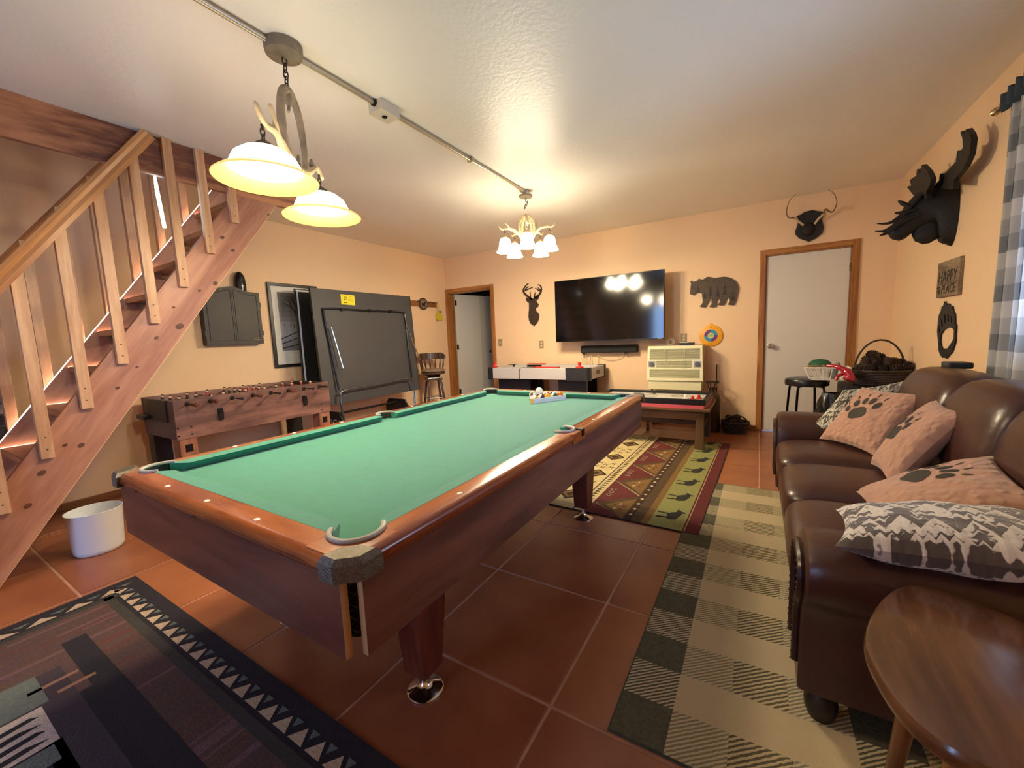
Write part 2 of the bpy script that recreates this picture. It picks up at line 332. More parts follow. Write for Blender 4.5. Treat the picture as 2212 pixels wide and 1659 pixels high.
MB().prism([(-.318, .012), (1.54, lo(1.54)), (1.54, lo(1.54) + .004), (-.318, .016)], lambda a, b, t: (t, a, b - .004), -2.069, -2.031).build('edge_face', EDGE, sroot, world=True)
KN = mat('knot_brown', '#5A3526', .6, var=.3, vscale=60)
for u, v, r in ((388, 705, .03), (338, 730, .016), (296, 793, .011), (254, 838, .014), (375, 664, .012), (140, 962, .014), (175, 962, .02), (90, 1022, .022), (60, 1093, .02), (431, 628, .014), (465, 612, .02), (503, 541, .018), (480, 513, .018), (580, 464, .013)):
    p = onx(u, v, -2.032)
    MB().prism([(p.y + r * (math.cos(a) * .8 + .25 * math.sin(a)), p.z + r * .7 * math.sin(a)) for a in [2 * PI * k / 12 for k in range(12)]], lambda a, b, t: (t, a, b), -2.0325, -2.0314).build('knot', KN, sroot, world=True)
for k in range(10):
    z = .16 + .247 * k; ym = (z - .67) / 1.385
    MB().box(-2.762, -2.07, ym - .135, ym + .115, z - .04, z, bev=.005).build('tread', PINE_D, sroot, world=True)
    MB().box(-2.762, -2.72, ym - .08, ym + .08, z - .08, z - .0401).build('cleat', PINE_D, sroot, world=True); MB().box(-2.112, -2.0701, ym - .08, ym + .08, z - .08, z - .0401).build('cleat', PINE_D, sroot, world=True)
railz = lambda y: 1.385 * y + 1.815
for k in range(9):
    y = -.2565 + .1865 * k; z0 = .408 + .2513 * k
    top = min(railz(y) + .02, H - .002)
    if k == 8: break
    b = MB().box(-2.032, -1.998, y - .026, y + .026, z0, top if k < 7 else 2.50, bev=.002).build('baluster', PINE_L, sroot, world=True)
    for dz in (.05, .12):
        MB().cyl((-1.9985, y, z0 + dz), (-1.9972, y, z0 + dz), .0045, seg=8).build('screw_hole', KN, b, world=True)
    f2 = MB().box(-2.85, -2.80, y - .026, y + .026, z0 + .0, min(railz(y) + .02, H + .15), bev=.002).build('baluster', PINE_L, sroot, world=True)
def handrail(x, y1):
    prof = [(-.02, -.04), (.02, -.04), (.026, -.018), (.018, .0), (.026, .018), (.02, .036), (-.02, .036), (-.026, .018), (-.018, 0), (-.026, -.018)]
    y0 = -.9; vs_ = []; n = len(prof)
    for y in (y0, y1):
        for a, b in prof: vs_.append((x + a, y - b * .81, railz(y) + b * .585 * 1.0))
    fs = [tuple(range(n))[::-1], tuple(range(n, 2 * n))] + [(i, (i + 1) % n, n + (i + 1) % n, n + i) for i in range(n)]
    return MB().add(vs_, fs)
RAILW = wood('handrail_pine', '#9A6238', '#C08A58', 'Y', 8, .3, rot=(math.radians(-54), 0, 0), stretch=12)
handrail(-1.992, .575).build('handrail', RAILW, sroot, world=True); handrail(-2.83, .62).build('handrail', RAILW, sroot, world=True)
# ------------------------------------------------------------------ stone pier behind the stairs
st = thing('stone_pier', 'grey stacked stone pier behind the stairs', 'stonework', (XL + .1, -.4, 0))
MB().box(XL + .002, XL + .13, -.95, .0, 0, 1.22).build('core', mat('stone_mortar', '#6E6A6C', .9), st, world=True)
stones = [mat('stone_light', '#A9A5A8', .85, var=.3, vscale=25, bump=.4, bscale=30), mat('stone_mid', '#7C7A80', .85, var=.3, vscale=25, bump=.4, bscale=30), mat('stone_dark', '#403D42', .85, var=.3, vscale=25, bump=.4, bscale=30)]
z = .01; rs = random.Random(3)
while z < 1.2:
    h = rs.uniform(.05, .1); y = -.94
    while y < -.03:
        w = min(rs.uniform(.08, .2), -.005 - y)
        MB().box(XL + .12, XL + .13 + rs.uniform(.01, .035), y, y + w - .012, z, min(z + h - .01, 1.225), bev=.006).build('stone', rs.choice(stones), st, world=True); y += w
    z += h
# ------------------------------------------------------------------ sunlit strip on a string, no lamp; its sunlight is put in as emission
tb = thing('sunlit_strip', 'slim white sunlit strip hanging on a string between the balusters', 'lamp', (-2.28, .69, 2.07))
MB().tube([(-2.28, .685, 2.54), (-2.28, .69, 2.35), (-2.28, .705, 2.11)], [.004, .012, .011], 8).build('tube', mat('sunlit_glow', '#FFFFFF', .3, emit=(.85, .95, 1, 1), estr=18), tb, True, world=True)
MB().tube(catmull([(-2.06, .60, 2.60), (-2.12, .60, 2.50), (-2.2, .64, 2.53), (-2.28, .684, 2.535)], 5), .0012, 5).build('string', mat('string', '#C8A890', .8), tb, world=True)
# ------------------------------------------------------------------ ceiling conduit
CON = mat('conduit_metal', '#B9AC96', .35, .6)
cd = thing('ceiling_conduit', 'metal conduit pipe running along the ceiling between the two light fittings', 'conduit', (-.56, 1.2, H - .03))
MB().tube([(-.545, -1.4, H - .017), (-.555, 1.17, H - .017)], .0125, 10).build('pipe', CON, cd, True, world=True)
MB().tube([(-.555, 1.31, H - .017), (-.566, 2.96, H - .017)], .0125, 10).build('pipe', CON, cd, True, world=True)
jb = MB().box(-.61, -.50, 1.17, 1.31, H - .062, H - .0005, bev=.004).build('junction_box', mat('box_white', '#C9BFAE', .5), cd, world=True)
MB().cyl((-.555, 1.24, H - .066), (-.555, 1.24, H - .0615), .016, seg=12).build('cover_screw', STEEL, jb, world=True)
for y in (1.162, 1.318): MB().cyl((-.555, y - .008, H - .017), (-.555, y + .008, H - .017), .019, seg=12).build('coupling', STEEL, cd, world=True)
for y in (-.6, 2.1): MB().box(-.585, -.535, y - .012, y + .012, H - .031, H - .0003).build('strap', CON, cd, world=True)
# ------------------------------------------------------------------ antler pool-table lamp
ANT = mat('antler', '#8F7C62', .5, var=.35, vscale=14, bump=.3, bscale=40); ANTL = mat('antler_pale', '#BCA67E', .5, var=.3, vscale=14, bump=.3, bscale=40)
IRON = mat('rust_iron', '#4A4038', .5, .6, var=.3, vscale=20)
def glass_glow(name, c, strength, edge=None):
    return mat(name, c, .35, emit=c, estr=strength)
SH1 = glass_glow('lit_glass', '#FFF1CF', 9); SH2 = mat('amber_rim_glass', '#8A5A22', .35, emit='#F6C878', estr=.95, var=.12, vscale=40)
LP = Vector((-.549, .635, 0)); LA = Vector((-.535, .845, 0))
lamp = thing('pool_table_lamp', 'antler pool table lamp with two lit glass bowl shades on a chain', 'lamp', (LP.x, LP.y, H))
def lp(s, z, n=0): return LP + LA * s + Vector((LA.y, -LA.x, 0)) * n + Vector((0, 0, z))
MB().lathe([(.002, -.058), (.05, -.056), (.078, -.045), (.082, -.03), (.082, -.001)], (LP.x, LP.y, H), 24).build('canopy', mat('resin_canopy', '#7A6C58', .6, var=.25, vscale=20, bump=.3), lamp, True, world=True)
def chain(c0, c1, n, r, w, nm, par, m):
    c0, c1 = Vector(c0), Vector(c1)
    for i in range(n):
        a = c0.lerp(c1, (i + .5) / n); L = (c1 - c0).length / n * .75
        ax = Vector((1, 0, 0)) if i % 2 else Vector((0, 1, 0))
        MB().tube([a + ax * (w * math.cos(t)) + Vector((0, 0, L * math.sin(t))) for t in [2 * PI * k / 10 for k in range(10)]], r, 6, closed=True).build(nm, m, par, True, world=True)
chain((LP.x, LP.y, H - .055), (LP.x, LP.y, 2.425), 5, .0032, .011, 'chain_link', lamp, IRON)
MB().tube(catmull([lp(.0, 2.43), lp(-.05, 2.40), lp(-.082, 2.30), lp(-.078, 2.20), lp(-.04, 2.13), lp(.03, 2.09)], 5), [.02] * 4 + [.019] * 10 + [.017] * 10 + [.015] * 2, 9).build('antler_arch', ANT, lamp, True, world=True)
MB().tube(catmull([lp(.0, 2.43), lp(.055, 2.41), lp(.095, 2.35), lp(.117, 2.24), lp(.122, 2.15), lp(.11, 2.09)], 5), [.02] * 4 + [.017] * 10 + [.015] * 10 + [.014] * 2, 9).build('antler_arch', ANT, lamp, True, world=True)
MB().tube(catmull([lp(0, 2.42), lp(.0, 2.36), lp(-.012, 2.33)], 4), [.018] * 4 + [.008] * 5, 8).build('nub', ANT, lamp, True, world=True)
MB().tube(catmull([lp(-.33, 2.205, .02), lp(-.27, 2.15, .02), lp(-.165, 2.165, .01), lp(-.08, 2.13), lp(.02, 2.09), lp(.065, 2.085)], 5), [.004] + [.010] * 6 + [.015] * 6 + [.02] * 8 + [.024] * 5, 9).build('antler_beam', ANTL, lamp, True, world=True)
MB().tube(catmull([lp(-.235, 2.245, .03), lp(-.2, 2.2, .025), lp(-.15, 2.16, .01)], 5), [.004] + [.009] * 5 + [.012] * 5, 8).build('tine', ANTL, lamp, True, world=True)
MB().tube(catmull([lp(.34, 2.15, -.01), lp(.29, 2.19, -.01), lp(.22, 2.17), lp(.15, 2.12), lp(.06, 2.085)], 5), [.005] + [.012] * 9 + [.018] * 11, 9).build('antler_beam', ANTL, lamp, True, world=True)
for a, b in (((.187, 2.165), (.19, 2.2)), ((.03, 2.11), (.05, 2.16)), ((.08, 2.1), (.11, 2.14))):
    MB().tube([lp(*a), lp(*b)], [.016, .006], 8).build('tine', ANT, lamp, True, world=True)
for s in (-.255, .272):
    zt = 2.145
    MB().tube([lp(s, 2.155), lp(s, 2.13)], .006, 8).build('hook', IRON, lamp, world=True)
    chain(lp(s, 2.135), lp(s, 2.085), 2, .003, .009, 'chain_link', lamp, IRON)
    c = lp(s, 0); c.z = 0
    MB().lathe([(.004, 2.095), (.012, 2.09), (.035, 2.075), (.046, 2.06), (.05, 2.052)], c, 20).build('shade_cap', IRON, lamp, True, world=True)
    sh = MB().lathe([(.045, 2.056), (.085, 2.045), (.118, 2.02), (.135, 1.985), (.139, 1.972)], c, 32, close=False).build('shade', SH1, lamp, True, world=True)
    MB().lathe([(.139, 1.972), (.150, 1.962), (.185, 1.945), (.2, 1.933), (.197, 1.929), (.18, 1.938), (.148, 1.953), (.136, 1.966)], c, 40, close=False).build('rim', SH2, sh, True, world=True)
    MB().ball((c.x, c.y, 1.99), .045, 14, 10).build('bulb', mat('bulb_glow', '#FFFFFF', .3, emit='#FFE9C0', estr=14), lamp, True, world=True)
    point('pool_lamp_light', (c.x, c.y, 1.925), 30, WARM, .06)
# ------------------------------------------------------------------ antler chandelier
CX, CY = -.575, 3.0
ch = thing('chandelier', 'five-light antler chandelier with white bell shades near the television', 'chandelier', (CX, CY, H))
MB().lathe([(.03, H - .035), (.03, H)], (CX, CY, 0), 16).build('mount', mat('box_white', '#C9BFAE', .5), ch, True, world=True)
MB().lathe([(.002, H - .068), (.04, H - .066), (.064, H - .058), (.066, H - .042), (.03, H - .035)], (CX, CY, 0), 20).build('canopy', mat('resin_canopy', '#7A6C58', .6), ch, True, world=True)
MB().tube([(CX, CY, H - .068), (CX, CY, H - .1)], .005, 8).build('stem', IRON, ch, world=True)
MB().tube([(CX + .02 * math.cos(t), CY + .02 * math.sin(t) * .6, H - .13 + .032 * math.sin(t + 1.57)) for t in [2 * PI * k / 12 for k in range(12)]], .004, 6, closed=True).build('ring', IRON, ch, True, world=True)
SHB = glass_glow('lit_bell_glass', '#FFF2D4', 22)
a0 = math.atan2(CP.y - CY, CP.x - CX)
for k in range(5):
    a = a0 + 2 * PI * k / 5; u = Vector((math.cos(a), math.sin(a), 0)); w = Vector((-u.y, u.x, 0)); o = Vector((CX, CY, 0))
    q = lambda r, z, n=0: o + u * r + w * n + Vector((0, 0, z))
    MB().tube(catmull([q(.0, 2.40), q(.035, 2.385), q(.068, 2.33), q(.075, 2.26), q(.055, 2.2), q(.02, 2.14)], 5), [.013] * 5 + [.012] * 12 + [.010] * 9, 8).build('arch', ANTL, ch, True, world=True)
    MB().tube(catmull([q(.02, 2.12), q(.06, 2.19), q(.12, 2.255), q(.19, 2.27), q(.25, 2.262), q(.285, 2.29)], 5), [.015] * 6 + [.012] * 10 + [.009] * 7 + [.006, .004, .003], 8).build('antler_arm', ANTL, ch, True, world=True)
    MB().tube(catmull([q(.17, 2.268, .0), q(.2, 2.29, .03), q(.235, 2.31, .045)], 4), [.009, .008, .008, .007, .006, .006, .004, .003, .002], 7).build('tine', ANTL, ch, True, world=True)
    MB().tube(catmull([q(.07, 2.26), q(.09, 2.3, .01), q(.085, 2.35, .02)], 4), [.009, .008, .008, .007, .006, .006, .004, .003, .002], 7).build('tine', ANT, ch, True, world=True)
    chain(q(.225, 2.262), q(.225, 2.205), 2, .0025, .008, 'chain_link', ch, IRON)
    c = q(.225, 0)
    MB().lathe([(.003, 2.212), (.012, 2.206), (.024, 2.192), (.03, 2.18)], c, 16).build('shade_cap', mat('gold_cap', '#B09A68', .4, .6), ch, True, world=True)
    MB().lathe([(.028, 2.182), (.044, 2.172), (.054, 2.145), (.058, 2.11), (.066, 2.08), (.082, 2.055), (.084, 2.048), (.078, 2.052), (.06, 2.08), (.05, 2.12)], c, 24, close=False).build('shade', SHB, ch, True, world=True)
    MB().ball((c.x, c.y, 2.085), .024, 12, 8).build('bulb', mat('bulb_glow', '#FFFFFF', .3, emit='#FFE9C0', estr=14), ch, True, world=True)
    point('chandelier_light', (c.x, c.y, 2.04), 24, WARM, .04)
# ------------------------------------------------------------------ pool table
ZR, ZB, W = .785, .749, 1.118
pt = thing('pool_table', 'large wooden pool table with green cloth on chrome footed legs', 'pool table', (0, W, 0))
MAHO = wood('rail_mahogany', '#7A3418', '#B4652F', 'Y', 9, .22, coat=.5, stretch=9); MAHOX = wood('rail_mahogany_across', '#7A3418', '#B4652F', 'X', 9, .22, coat=.5, stretch=9)
APR = wood('walnut_laminate', '#52302A', '#74493E', 'Y', 8, .35, stretch=8); APRX = wood('walnut_laminate_across', '#4E2A20', '#70402F', 'X', 8, .35, stretch=8)
CLOTH = mat('green_cloth', '#207F68', .9, var=.06, vscale=30, bump=.15, bscale=250, sheen=.3)
MB().box(-.632, .632, -.073, 2.309, ZB - .03, ZB).build('cloth_bed', CLOTH, pt, world=True)
def cushion(p0, p1, inward, fl0, fl1):
    """nose line p0->p1, inward unit vector points to the bed, fl: flare of each end"""
    p0, p1, n = Vector(p0), Vector(p1), Vector(inward); t = (p1 - p0).normalized(); b = .053
    prof = [(0, ZR - .004), (b, ZR + .0005), (b, ZB), (.018, ZB + .004), (.004, ZR - .014)]
    vs_ = [p0 - n * a + t * (fl0 * (a / b)) * -1 + Vector((0, 0, z)) for a, z in prof] + [p1 - n * a + t * (fl1 * (a / b)) + Vector((0, 0, z)) for a, z in prof]
    k = len(prof); fs = [tuple(range(k))[::-1], tuple(range(k, 2 * k))] + [(i, (i + 1) % k, k + (i + 1) % k, k + i) for i in range(k)]
    MB().add(vs_, fs).build('cushion', CLOTH, pt, world=True)
hw = W / 2; POCK = mat('pocket_leather', '#12201C', .6)
for sx in (-1, 1):
    cushion((sx * hw, .068, 0), (sx * hw, W - .062, 0), (-sx, 0, 0), .045, .012); cushion((sx * hw, W + .062, 0), (sx * hw, 2 * W - .068, 0), (-sx, 0, 0), .012, .045)
cushion((-hw + .068, 0, 0), (hw - .068, 0, 0), (0, 1, 0), .045, .045); cushion((-hw + .068, 2 * W, 0), (hw - .068, 2 * W, 0), (0, -1, 0), .045, .045)
RP = [(.0, ZR - .044), (.0, ZR), (.055, ZR), (.068, ZR - .003), (.076, ZR - .012), (.078, ZR - .028), (.068, ZR - .044)]
NP = [(.05, ZR - .044), (.05, ZR), (.055, ZR), (.068, ZR - .003), (.076, ZR - .012), (.078, ZR - .028), (.068, ZR - .044)]
for sx in (-1, 1):
    for y0, y1 in ((.028, W - .07), (W + .07, 2 * W - .028)):
        rl = MB().prism(RP, lambda a, b, t: (sx * (.612 + a), t, b), y0, y1)
        rl.prism(NP, lambda a, b, t: (sx * (.612 + a), t, b), -.05 if y0 < 1 else y1, y0 if y0 < 1 else 2 * W + .05)
        rl.build('rail', MAHO, pt, True, world=True)
    arc = [(.607 + .046 * math.cos(a), W + .046 * math.sin(a)) for a in [-PI / 2 + PI * k / 10 for k in range(11)]]
    poly = [(.612, W - .07)] + [(max(.612, x), y) for x, y in arc] + [(.612, W + .07), (.688, W + .07), (.688, W - .07)]
    outline([poly], lambda a, b, t: (sx * a, b, ZR - .044 + t), .0438).build('side_pocket_block', MAHO, pt, world=True)
    pr = MB().tube([(sx * (.607 + .05 * math.cos(a)), W + .055 * math.sin(a), ZR + .004) for a in [-PI * .62 + PI * 1.24 * k / 14 for k in range(15)]], .0065, 8).build('side_pocket_rim', mat('pocket_grey', '#A9A59C', .45), pt, True, world=True)
    MB().box(sx * .672 - .022, sx * .672 + .022, W + .028, W + .05, ZR - .03, ZR + .006, bev=.004).build('side_pocket_clip', STEEL, pr, world=True)
    MB().grid(lambda u, v: Vector((sx * (.607 + .0455 * math.cos(PI * (u - .5))), W + .0455 * math.sin(PI * (u - .5)), lerp(ZB, ZR - .002, v))), 14, 1).build('side_pocket', POCK, pt, True, world=True)
for sy, y0 in ((-1, 0), (1, 2 * W)):
    rl = MB().prism(RP, lambda a, b, t: (t, y0 + sy * (.053 + a), b), -.531, .531)
    for sx in (-1, 1): rl.prism(NP, lambda a, b, t: (t, y0 + sy * (.053 + a), b), *sorted((sx * .531, sx * .608)))
    rl.build('rail', MAHOX, pt, True, world=True)
    for sx in (-1, 1):
        cx, cy = .572, .013
        arc = [(cx + .058 * math.cos(a), cy + .058 * math.sin(a)) for a in [math.radians(135 - 180 * k / 14) for k in range(15)]]
        poly = arc + [(.664, -.028), (.664, .112), (.655, .118), (.531, .118)]
        outline([poly], lambda a, b, t: (sx * a, y0 + sy * b, ZR - .044 + t), .0438).build('corner_block', MAHOX, pt, world=True)
        MB().tube([(sx * (cx + .062 * math.cos(a)), y0 + sy * (cy + .062 * math.sin(a)), ZR + .003) for a in [math.radians(150 - 210 * k / 20) for k in range(21)]], .0068, 8).build('pocket_rim', mat('pocket_grey', '#A9A59C', .45), pt, True, world=True)
        MB().grid(lambda u, v: Vector((sx * (cx + .0575 * math.cos(math.radians(135 - 180 * u))), y0 + sy * (cy + .0575 * math.sin(math.radians(135 - 180 * u))), lerp(ZB, ZR - .002, v))), 16, 1).build('pocket', POCK, pt, True, world=True)
        cp = [(.698, .045), (.698, .098), (.653, .139), (.605, .139), (.612, .094), (.648, .058)]
        q = MB(); fn = lambda a, b, z: (sx * a, y0 + sy * b, z)
        mid = Vector((.66, .1)); low = [fn(a, b, ZR - .046) for a, b in cp]; m1 = [fn(a, b, ZR - .008) for a, b in cp]; tp = [fn(*(Vector((a, b)).lerp(mid, .2)), ZR + .007) for a, b in cp]
        n = len(cp); q.add(low + m1 + tp, [tuple(range(n)), tuple(range(2 * n, 3 * n))] + [(r * n + i, r * n + (i + 1) % n, (r + 1) * n + (i + 1) % n, (r + 1) * n + i) for r in (0, 1) for i in range(n)])
        q.build('corner_casting', mat('cast_silver', '#6E685E', .48, .8, var=.2, vscale=80, bump=.35, bscale=260), pt, world=True)
        net = MB().lathe([(.034, ZR - .22), (.042, ZR - .2), (.044, ZR - .05)], (sx * .60, y0 + sy * .045, 0), 14).build('pocket_net', mat('net_black', '#060606', .7), pt, True, world=True)
        for k in range(5):
            z = ZR - .2 + k * .03
            for d in (-1, 1):
                a0_ = math.atan2(sy, sx); pts = [(sx * .60 + .0455 * math.cos(a0_ + d * s), y0 + sy * .045 + .0455 * math.sin(a0_ + d * s), z + .035 * s) for s in (-.8, -.3, .2, .7)]
                MB().tube(pts, .0012, 4).build('net_cord', mat('net_cord', '#5A5650', .6), net, world=True)
SIGHT = mat('pearl_sight', '#F4F0EA', .25)
dm = MB().lathe([(.0015, .0012), (.0065, .001), (.0075, 0)], seg=14, T=Matrix.Scale(1.35, 4, (1, 0, 0))).mesh('sight', SIGHT, True)
def sight(x, y, r):
    o = bpy.data.objects.new('sight', dm); col.objects.link(o); o.parent = pt; o.location = (x, y - W, ZR); o.rotation_euler = (0, 0, r)
for k in (-1, 0, 1): sight(k * W / 4, -.094, 0); sight(k * W / 4, 2 * W + .094, 0)
for k in (1, 2, 3, 5, 6, 7): sight(hw + .094, k * W / 4, PI / 2); sight(-hw - .094, k * W / 4, PI / 2)
AZ0, AZ1 = .553, ZR - .046
EDG = mat('particle_board_edge', '#B0885C', .8)
BOLT = mat('bolt_dark', '#2A1C14', .5)
sideap = {}
for sx in (-1, 1):
    a = MB().box(sx * .669 - .009, sx * .669 + .009, -.088, 2 * W + .088, AZ0, AZ1).build('apron', APR, pt, world=True); sideap[sx] = a
    for y in (-.0885, 2 * W + .0875): MB().box(sx * .669 - .0088, sx * .669 + .0088, y, y + .001, AZ0 + .0005, AZ1).build('edge_strip', EDG, a, world=True)
    for u, v in ((906, 1159), (1098, 1040), (1212, 972), (1285, 925.6), (1340, 894), (1379, 870)):
        p = onx(u, v, .678); MB().cyl((sx * .676, p.y, p.z), (sx * .681, p.y, p.z), .0055, seg=10).build('bolt', BOLT, a, world=True)
for sy, y0 in ((-1, 0), (1, 2 * W)):
    yc = y0 + sy * .111
    a = MB().box(-.645, .645, yc - .009, yc + .009, AZ0, AZ1).build('apron', APRX, pt, world=True)
    for sx in (-1, 1): MB().box(sx * .6452 - .0006, sx * .6452 + .0006, yc - .0088, yc + .0088, AZ0 + .0005, AZ1).build('edge_strip', EDG, a, world=True)
    for u, v in ((295, 1060.5), (420, 1114), (608, 1193)):
        p = ony(u, v, -.12); MB().cyl((p.x, yc + sy * .008, p.z), (p.x, yc + sy * .013, p.z), .0055, seg=10).build('bolt', BOLT, a, world=True)
LEGW = wood('leg_mahogany', '#4A1D12', '#6E3426', 'Z', 9, .3, stretch=8)
MB().box(-.58, .58, -.02, 2 * W + .02, .66, ZB - .031).build('slate_frame', LEGW, pt, world=True)
for y in (.3305, 1.859):
    MB().box(-.36, .36, y - .045, y + .045, .40, .6595, bev=.004).build('leg_panel', LEGW, pt, world=True)
    for sx in (-1, 1):
        x = sx * .404
        MB().hexa([(x - .045, y - .045, .085), (x + .045, y - .045, .085), (x + .045, y + .045, .085), (x - .045, y + .045, .085)], [(x - .07, y - .1, .6595), (x + .07, y - .1, .6595), (x + .07, y + .1, .6595), (x - .07, y + .1, .6595)]).build('leg', LEGW, pt, world=True)
        MB().lathe([(.064, 0), (.064, .006), (.058, .011), (.03, .02), (.018, .03), (.013, .042), (.013, .09)], (x, y, 0), 28).build('leveler_foot', CHROME, pt, True, world=True)
# ------------------------------------------------------------------ rack and balls
rk = thing('ball_rack', 'white triangular ball rack with yellowed corners on the green cloth', 'ball rack', (0, 2.07, ZB))
R_, S_ = .0286, .0572 * .5 * math.sqrt(3); apex = Vector((0, 1.905, 0))
RW = mat('rack_white', '#E6E2E8', .4); RO = mat('rack_yellowed', '#D9A85A', .5)
cor = [apex, apex + Vector((.17, .2945, 0)), apex + Vector((-.17, .2945, 0))]; cen = sum(cor, Vector()) / 3
for i in range(3):
    a, b = cor[i], cor[(i + 1) % 3]; t = (b - a).normalized(); n = (cen - (a + b) / 2).normalized(); a2, b2 = a + t * .028, b - t * .028
    MB().hexa([(*(a2)[:2], ZB), (*(b2)[:2], ZB), (*(b2 + n * .008)[:2], ZB), (*(a2 + n * .008)[:2], ZB)], [(*(a2)[:2], ZB + .034), (*(b2)[:2], ZB + .034), (*(b2 + n * .008)[:2], ZB + .034), (*(a2 + n * .008)[:2], ZB + .034)]).build('rack_side', RW, rk, world=True)
    prev = (cor[(i + 2) % 3] - a).normalized(); c0 = a + prev * .028
    pts = [a + t * .028, a + (t + prev) * .012, c0]; pts = catmull([Vector((p.x, p.y, 0)) for p in pts], 4)
    inn = [p + (cen - p).normalized() * .009 for p in pts]
    outline([[(p.x, p.y) for p in pts] + [(p.x, p.y) for p in inn[::-1]]], lambda x, y, tt: (x, y, ZB + tt), .034).build('rack_corner', RO, rk, world=True)
cols = {1: ('yellow', '#E0A81C'), 2: ('blue', '#16246E'), 3: ('red', '#B01A1A'), 4: ('purple', '#2E174E'), 5: ('orange', '#D8641C'), 6: ('green', '#0F5A34'), 7: ('maroon', '#5E1418'), 8: ('black', '#0C0C0E')}
order = [9, 7, 12, 15, 8, 1, 6, 10, 3, 14, 11, 2, 13, 4, 5]
ball_me, stripe_me = {}, {}
IVORY = mat('ball_ivory', '#F2EBDD', .08, coat=.6)
def ball_mesh(n):
    b = MB(); b.ball((0, 0, 0), R_, 24, 16)
    c = mat('ball_' + cols[n if n < 9 else n - 8][0], cols[n if n < 9 else n - 8][1], .08, coat=.6)
    if n > 8:
        b.m = [0 if abs((sum((b.v[i].z for i in f)) / len(f))) > R_ * .52 else 1 for f in b.f]; return b.mesh('pool_ball', [IVORY, c], 'all')
    return b.mesh('pool_ball', c, 'all')
i = 0; rb = random.Random(5)
b0 = apex + Vector((0, .062, 0)); bi = 0
spot_me = MB().lathe([(.0005, R_ * 1.002), (.006, R_ * .978), (.011, R_ * .925)], seg=14, close=False).mesh('number_spot', IVORY, True)
for row in range(5):
    for k in range(row + 1):
        n = order[bi]; bi += 1; cname = cols[n if n < 9 else n - 8][0]
        o = bpy.data.objects.new('pool_ball', ball_mesh(n)); col.objects.link(o); o.location = (b0.x + (k - row / 2) * .0574, b0.y + row * .0498, ZB + R_)
        o.rotation_euler = (rb.uniform(-.9, .9), rb.uniform(-.9, .9), rb.uniform(0, 6))
        tag(o, ('%s pool ball with a white band in the triangular rack' if n > 8 else 'solid %s pool ball in the triangular rack') % cname, 'pool ball', 'racked pool balls')
        s = bpy.data.objects.new('number_spot', spot_me); col.objects.link(s); s.parent = o; s.rotation_euler = (PI / 2 if n > 8 else rb.uniform(.3, 1.1), 0, 0)
cue = bpy.data.objects.new('cue_ball', MB().ball((0, 0, 0), R_, 24, 16).mesh('cue_ball', mat('cue_white', '#F6F2EC', .08, coat=.6), 'all')); col.objects.link(cue)
cue.location = (0.0, b0.y + .0498 * 1.6, ZB + R_ + .0466); tag(cue, 'plain white cue ball sitting on top of the racked balls', 'cue ball')
# ------------------------------------------------------------------ foosball table
fb = thing('foosball_table', 'brown wood grain foosball table against the wall under the dart cabinet', 'foosball table', (-2.825, 1.36, 0))
FW = wood('foos_wood', '#5E403A', '#8E665C', 'Y', 5, .45, stretch=5, pos=(.38, .62)); FWX = wood('foos_wood_end', '#3E3030', '#5E4A48', 'X', 5, .45, stretch=5)
FIN = mat('foos_inside', '#2C1C16', .6)
fx0, fx1, fy0, fy1, fz0, fz1 = -3.15, -2.5, .685, 2.03, .527, .843
fpan = MB().box(fx1 - .022, fx1, fy0, fy1, fz0, fz1, bev=.002).build('side_panel', FW, fb, world=True); MB().box(fx0, fx0 + .022, fy0, fy1, fz0, fz1, bev=.002).build('side_panel', FW, fb, world=True)
ep = MB().box(fx0 + .022, fx1 - .022, fy0 + .004, fy0 + .026, fz0, fz1 - .004).build('end_panel', FWX, fb, world=True); MB().box(fx0 + .022, fx1 - .022, fy1 - .026, fy1 - .004, fz0, fz1 - .004).build('end_panel', FWX, fb, world=True)
MB().box(-3.02, -2.64, fy0 - .006, fy0 + .004, .66, fz1 - .006).build('goal_plate', mat('goal_black', '#1E1C1C', .5), ep, world=True)
MB().box(-3.14, -2.98, fy0 - .05, fy0 + .0, .665, .705, bev=.008).build('cup_holder', BLACK, ep, world=True)
MB().box(fx0 + .022, fx1 - .022, fy0 + .026, fy1 - .026, .66, .68).build('pitch', mat('pitch_brown', '#4A3326', .6), fb, world=True)
SKIN = mat('player_skin', '#E6C09A', .5); REDP = mat('player_red', '#B4404A', .5); BLKP = mat('player_dark', '#1E1E26', .5); HAIR = mat('player_hair', '#3A241A', .5); WHP = mat('player_yellow', '#D8B070', .5)
def player_me(m):
    b = MB(); b.box(-.011, .011, -.008, .008, -.005, .03); b.hexa([(-.009, -.004, -.075), (.009, -.004, -.075), (.009, .008, -.075), (-.009, .008, -.075)], [(-.011, -.008, -.005), (.011, -.008, -.005), (.011, .008, -.005), (-.011, .008, -.005)])
    b.mi = 1; b.ball((0, 0, .042), .0125, 10, 7); b.mi = 2; b.ball((.0, .002, .047), .0118, 8, 5)
    return b.mesh('player', [m, SKIN, HAIR])
pme = [player_me(BLKP), player_me(REDP)]
rods = [.779, .941, 1.104, 1.273, 1.432, 1.597, 1.757, 1.925]; team = [0, 0, 1, 0, 1, 0, 1, 1]; cnt = [3, 2, 3, 5, 5, 3, 2, 3]; sh = [.02, -.04, .05, .0, .03, -.05, .04, .0]
RODM = mat('rod_chrome', '#8E8A88', .25, 1); GRIP = wood('grip_wood', '#4A2418', '#7A4530', 'X', 20, .3)
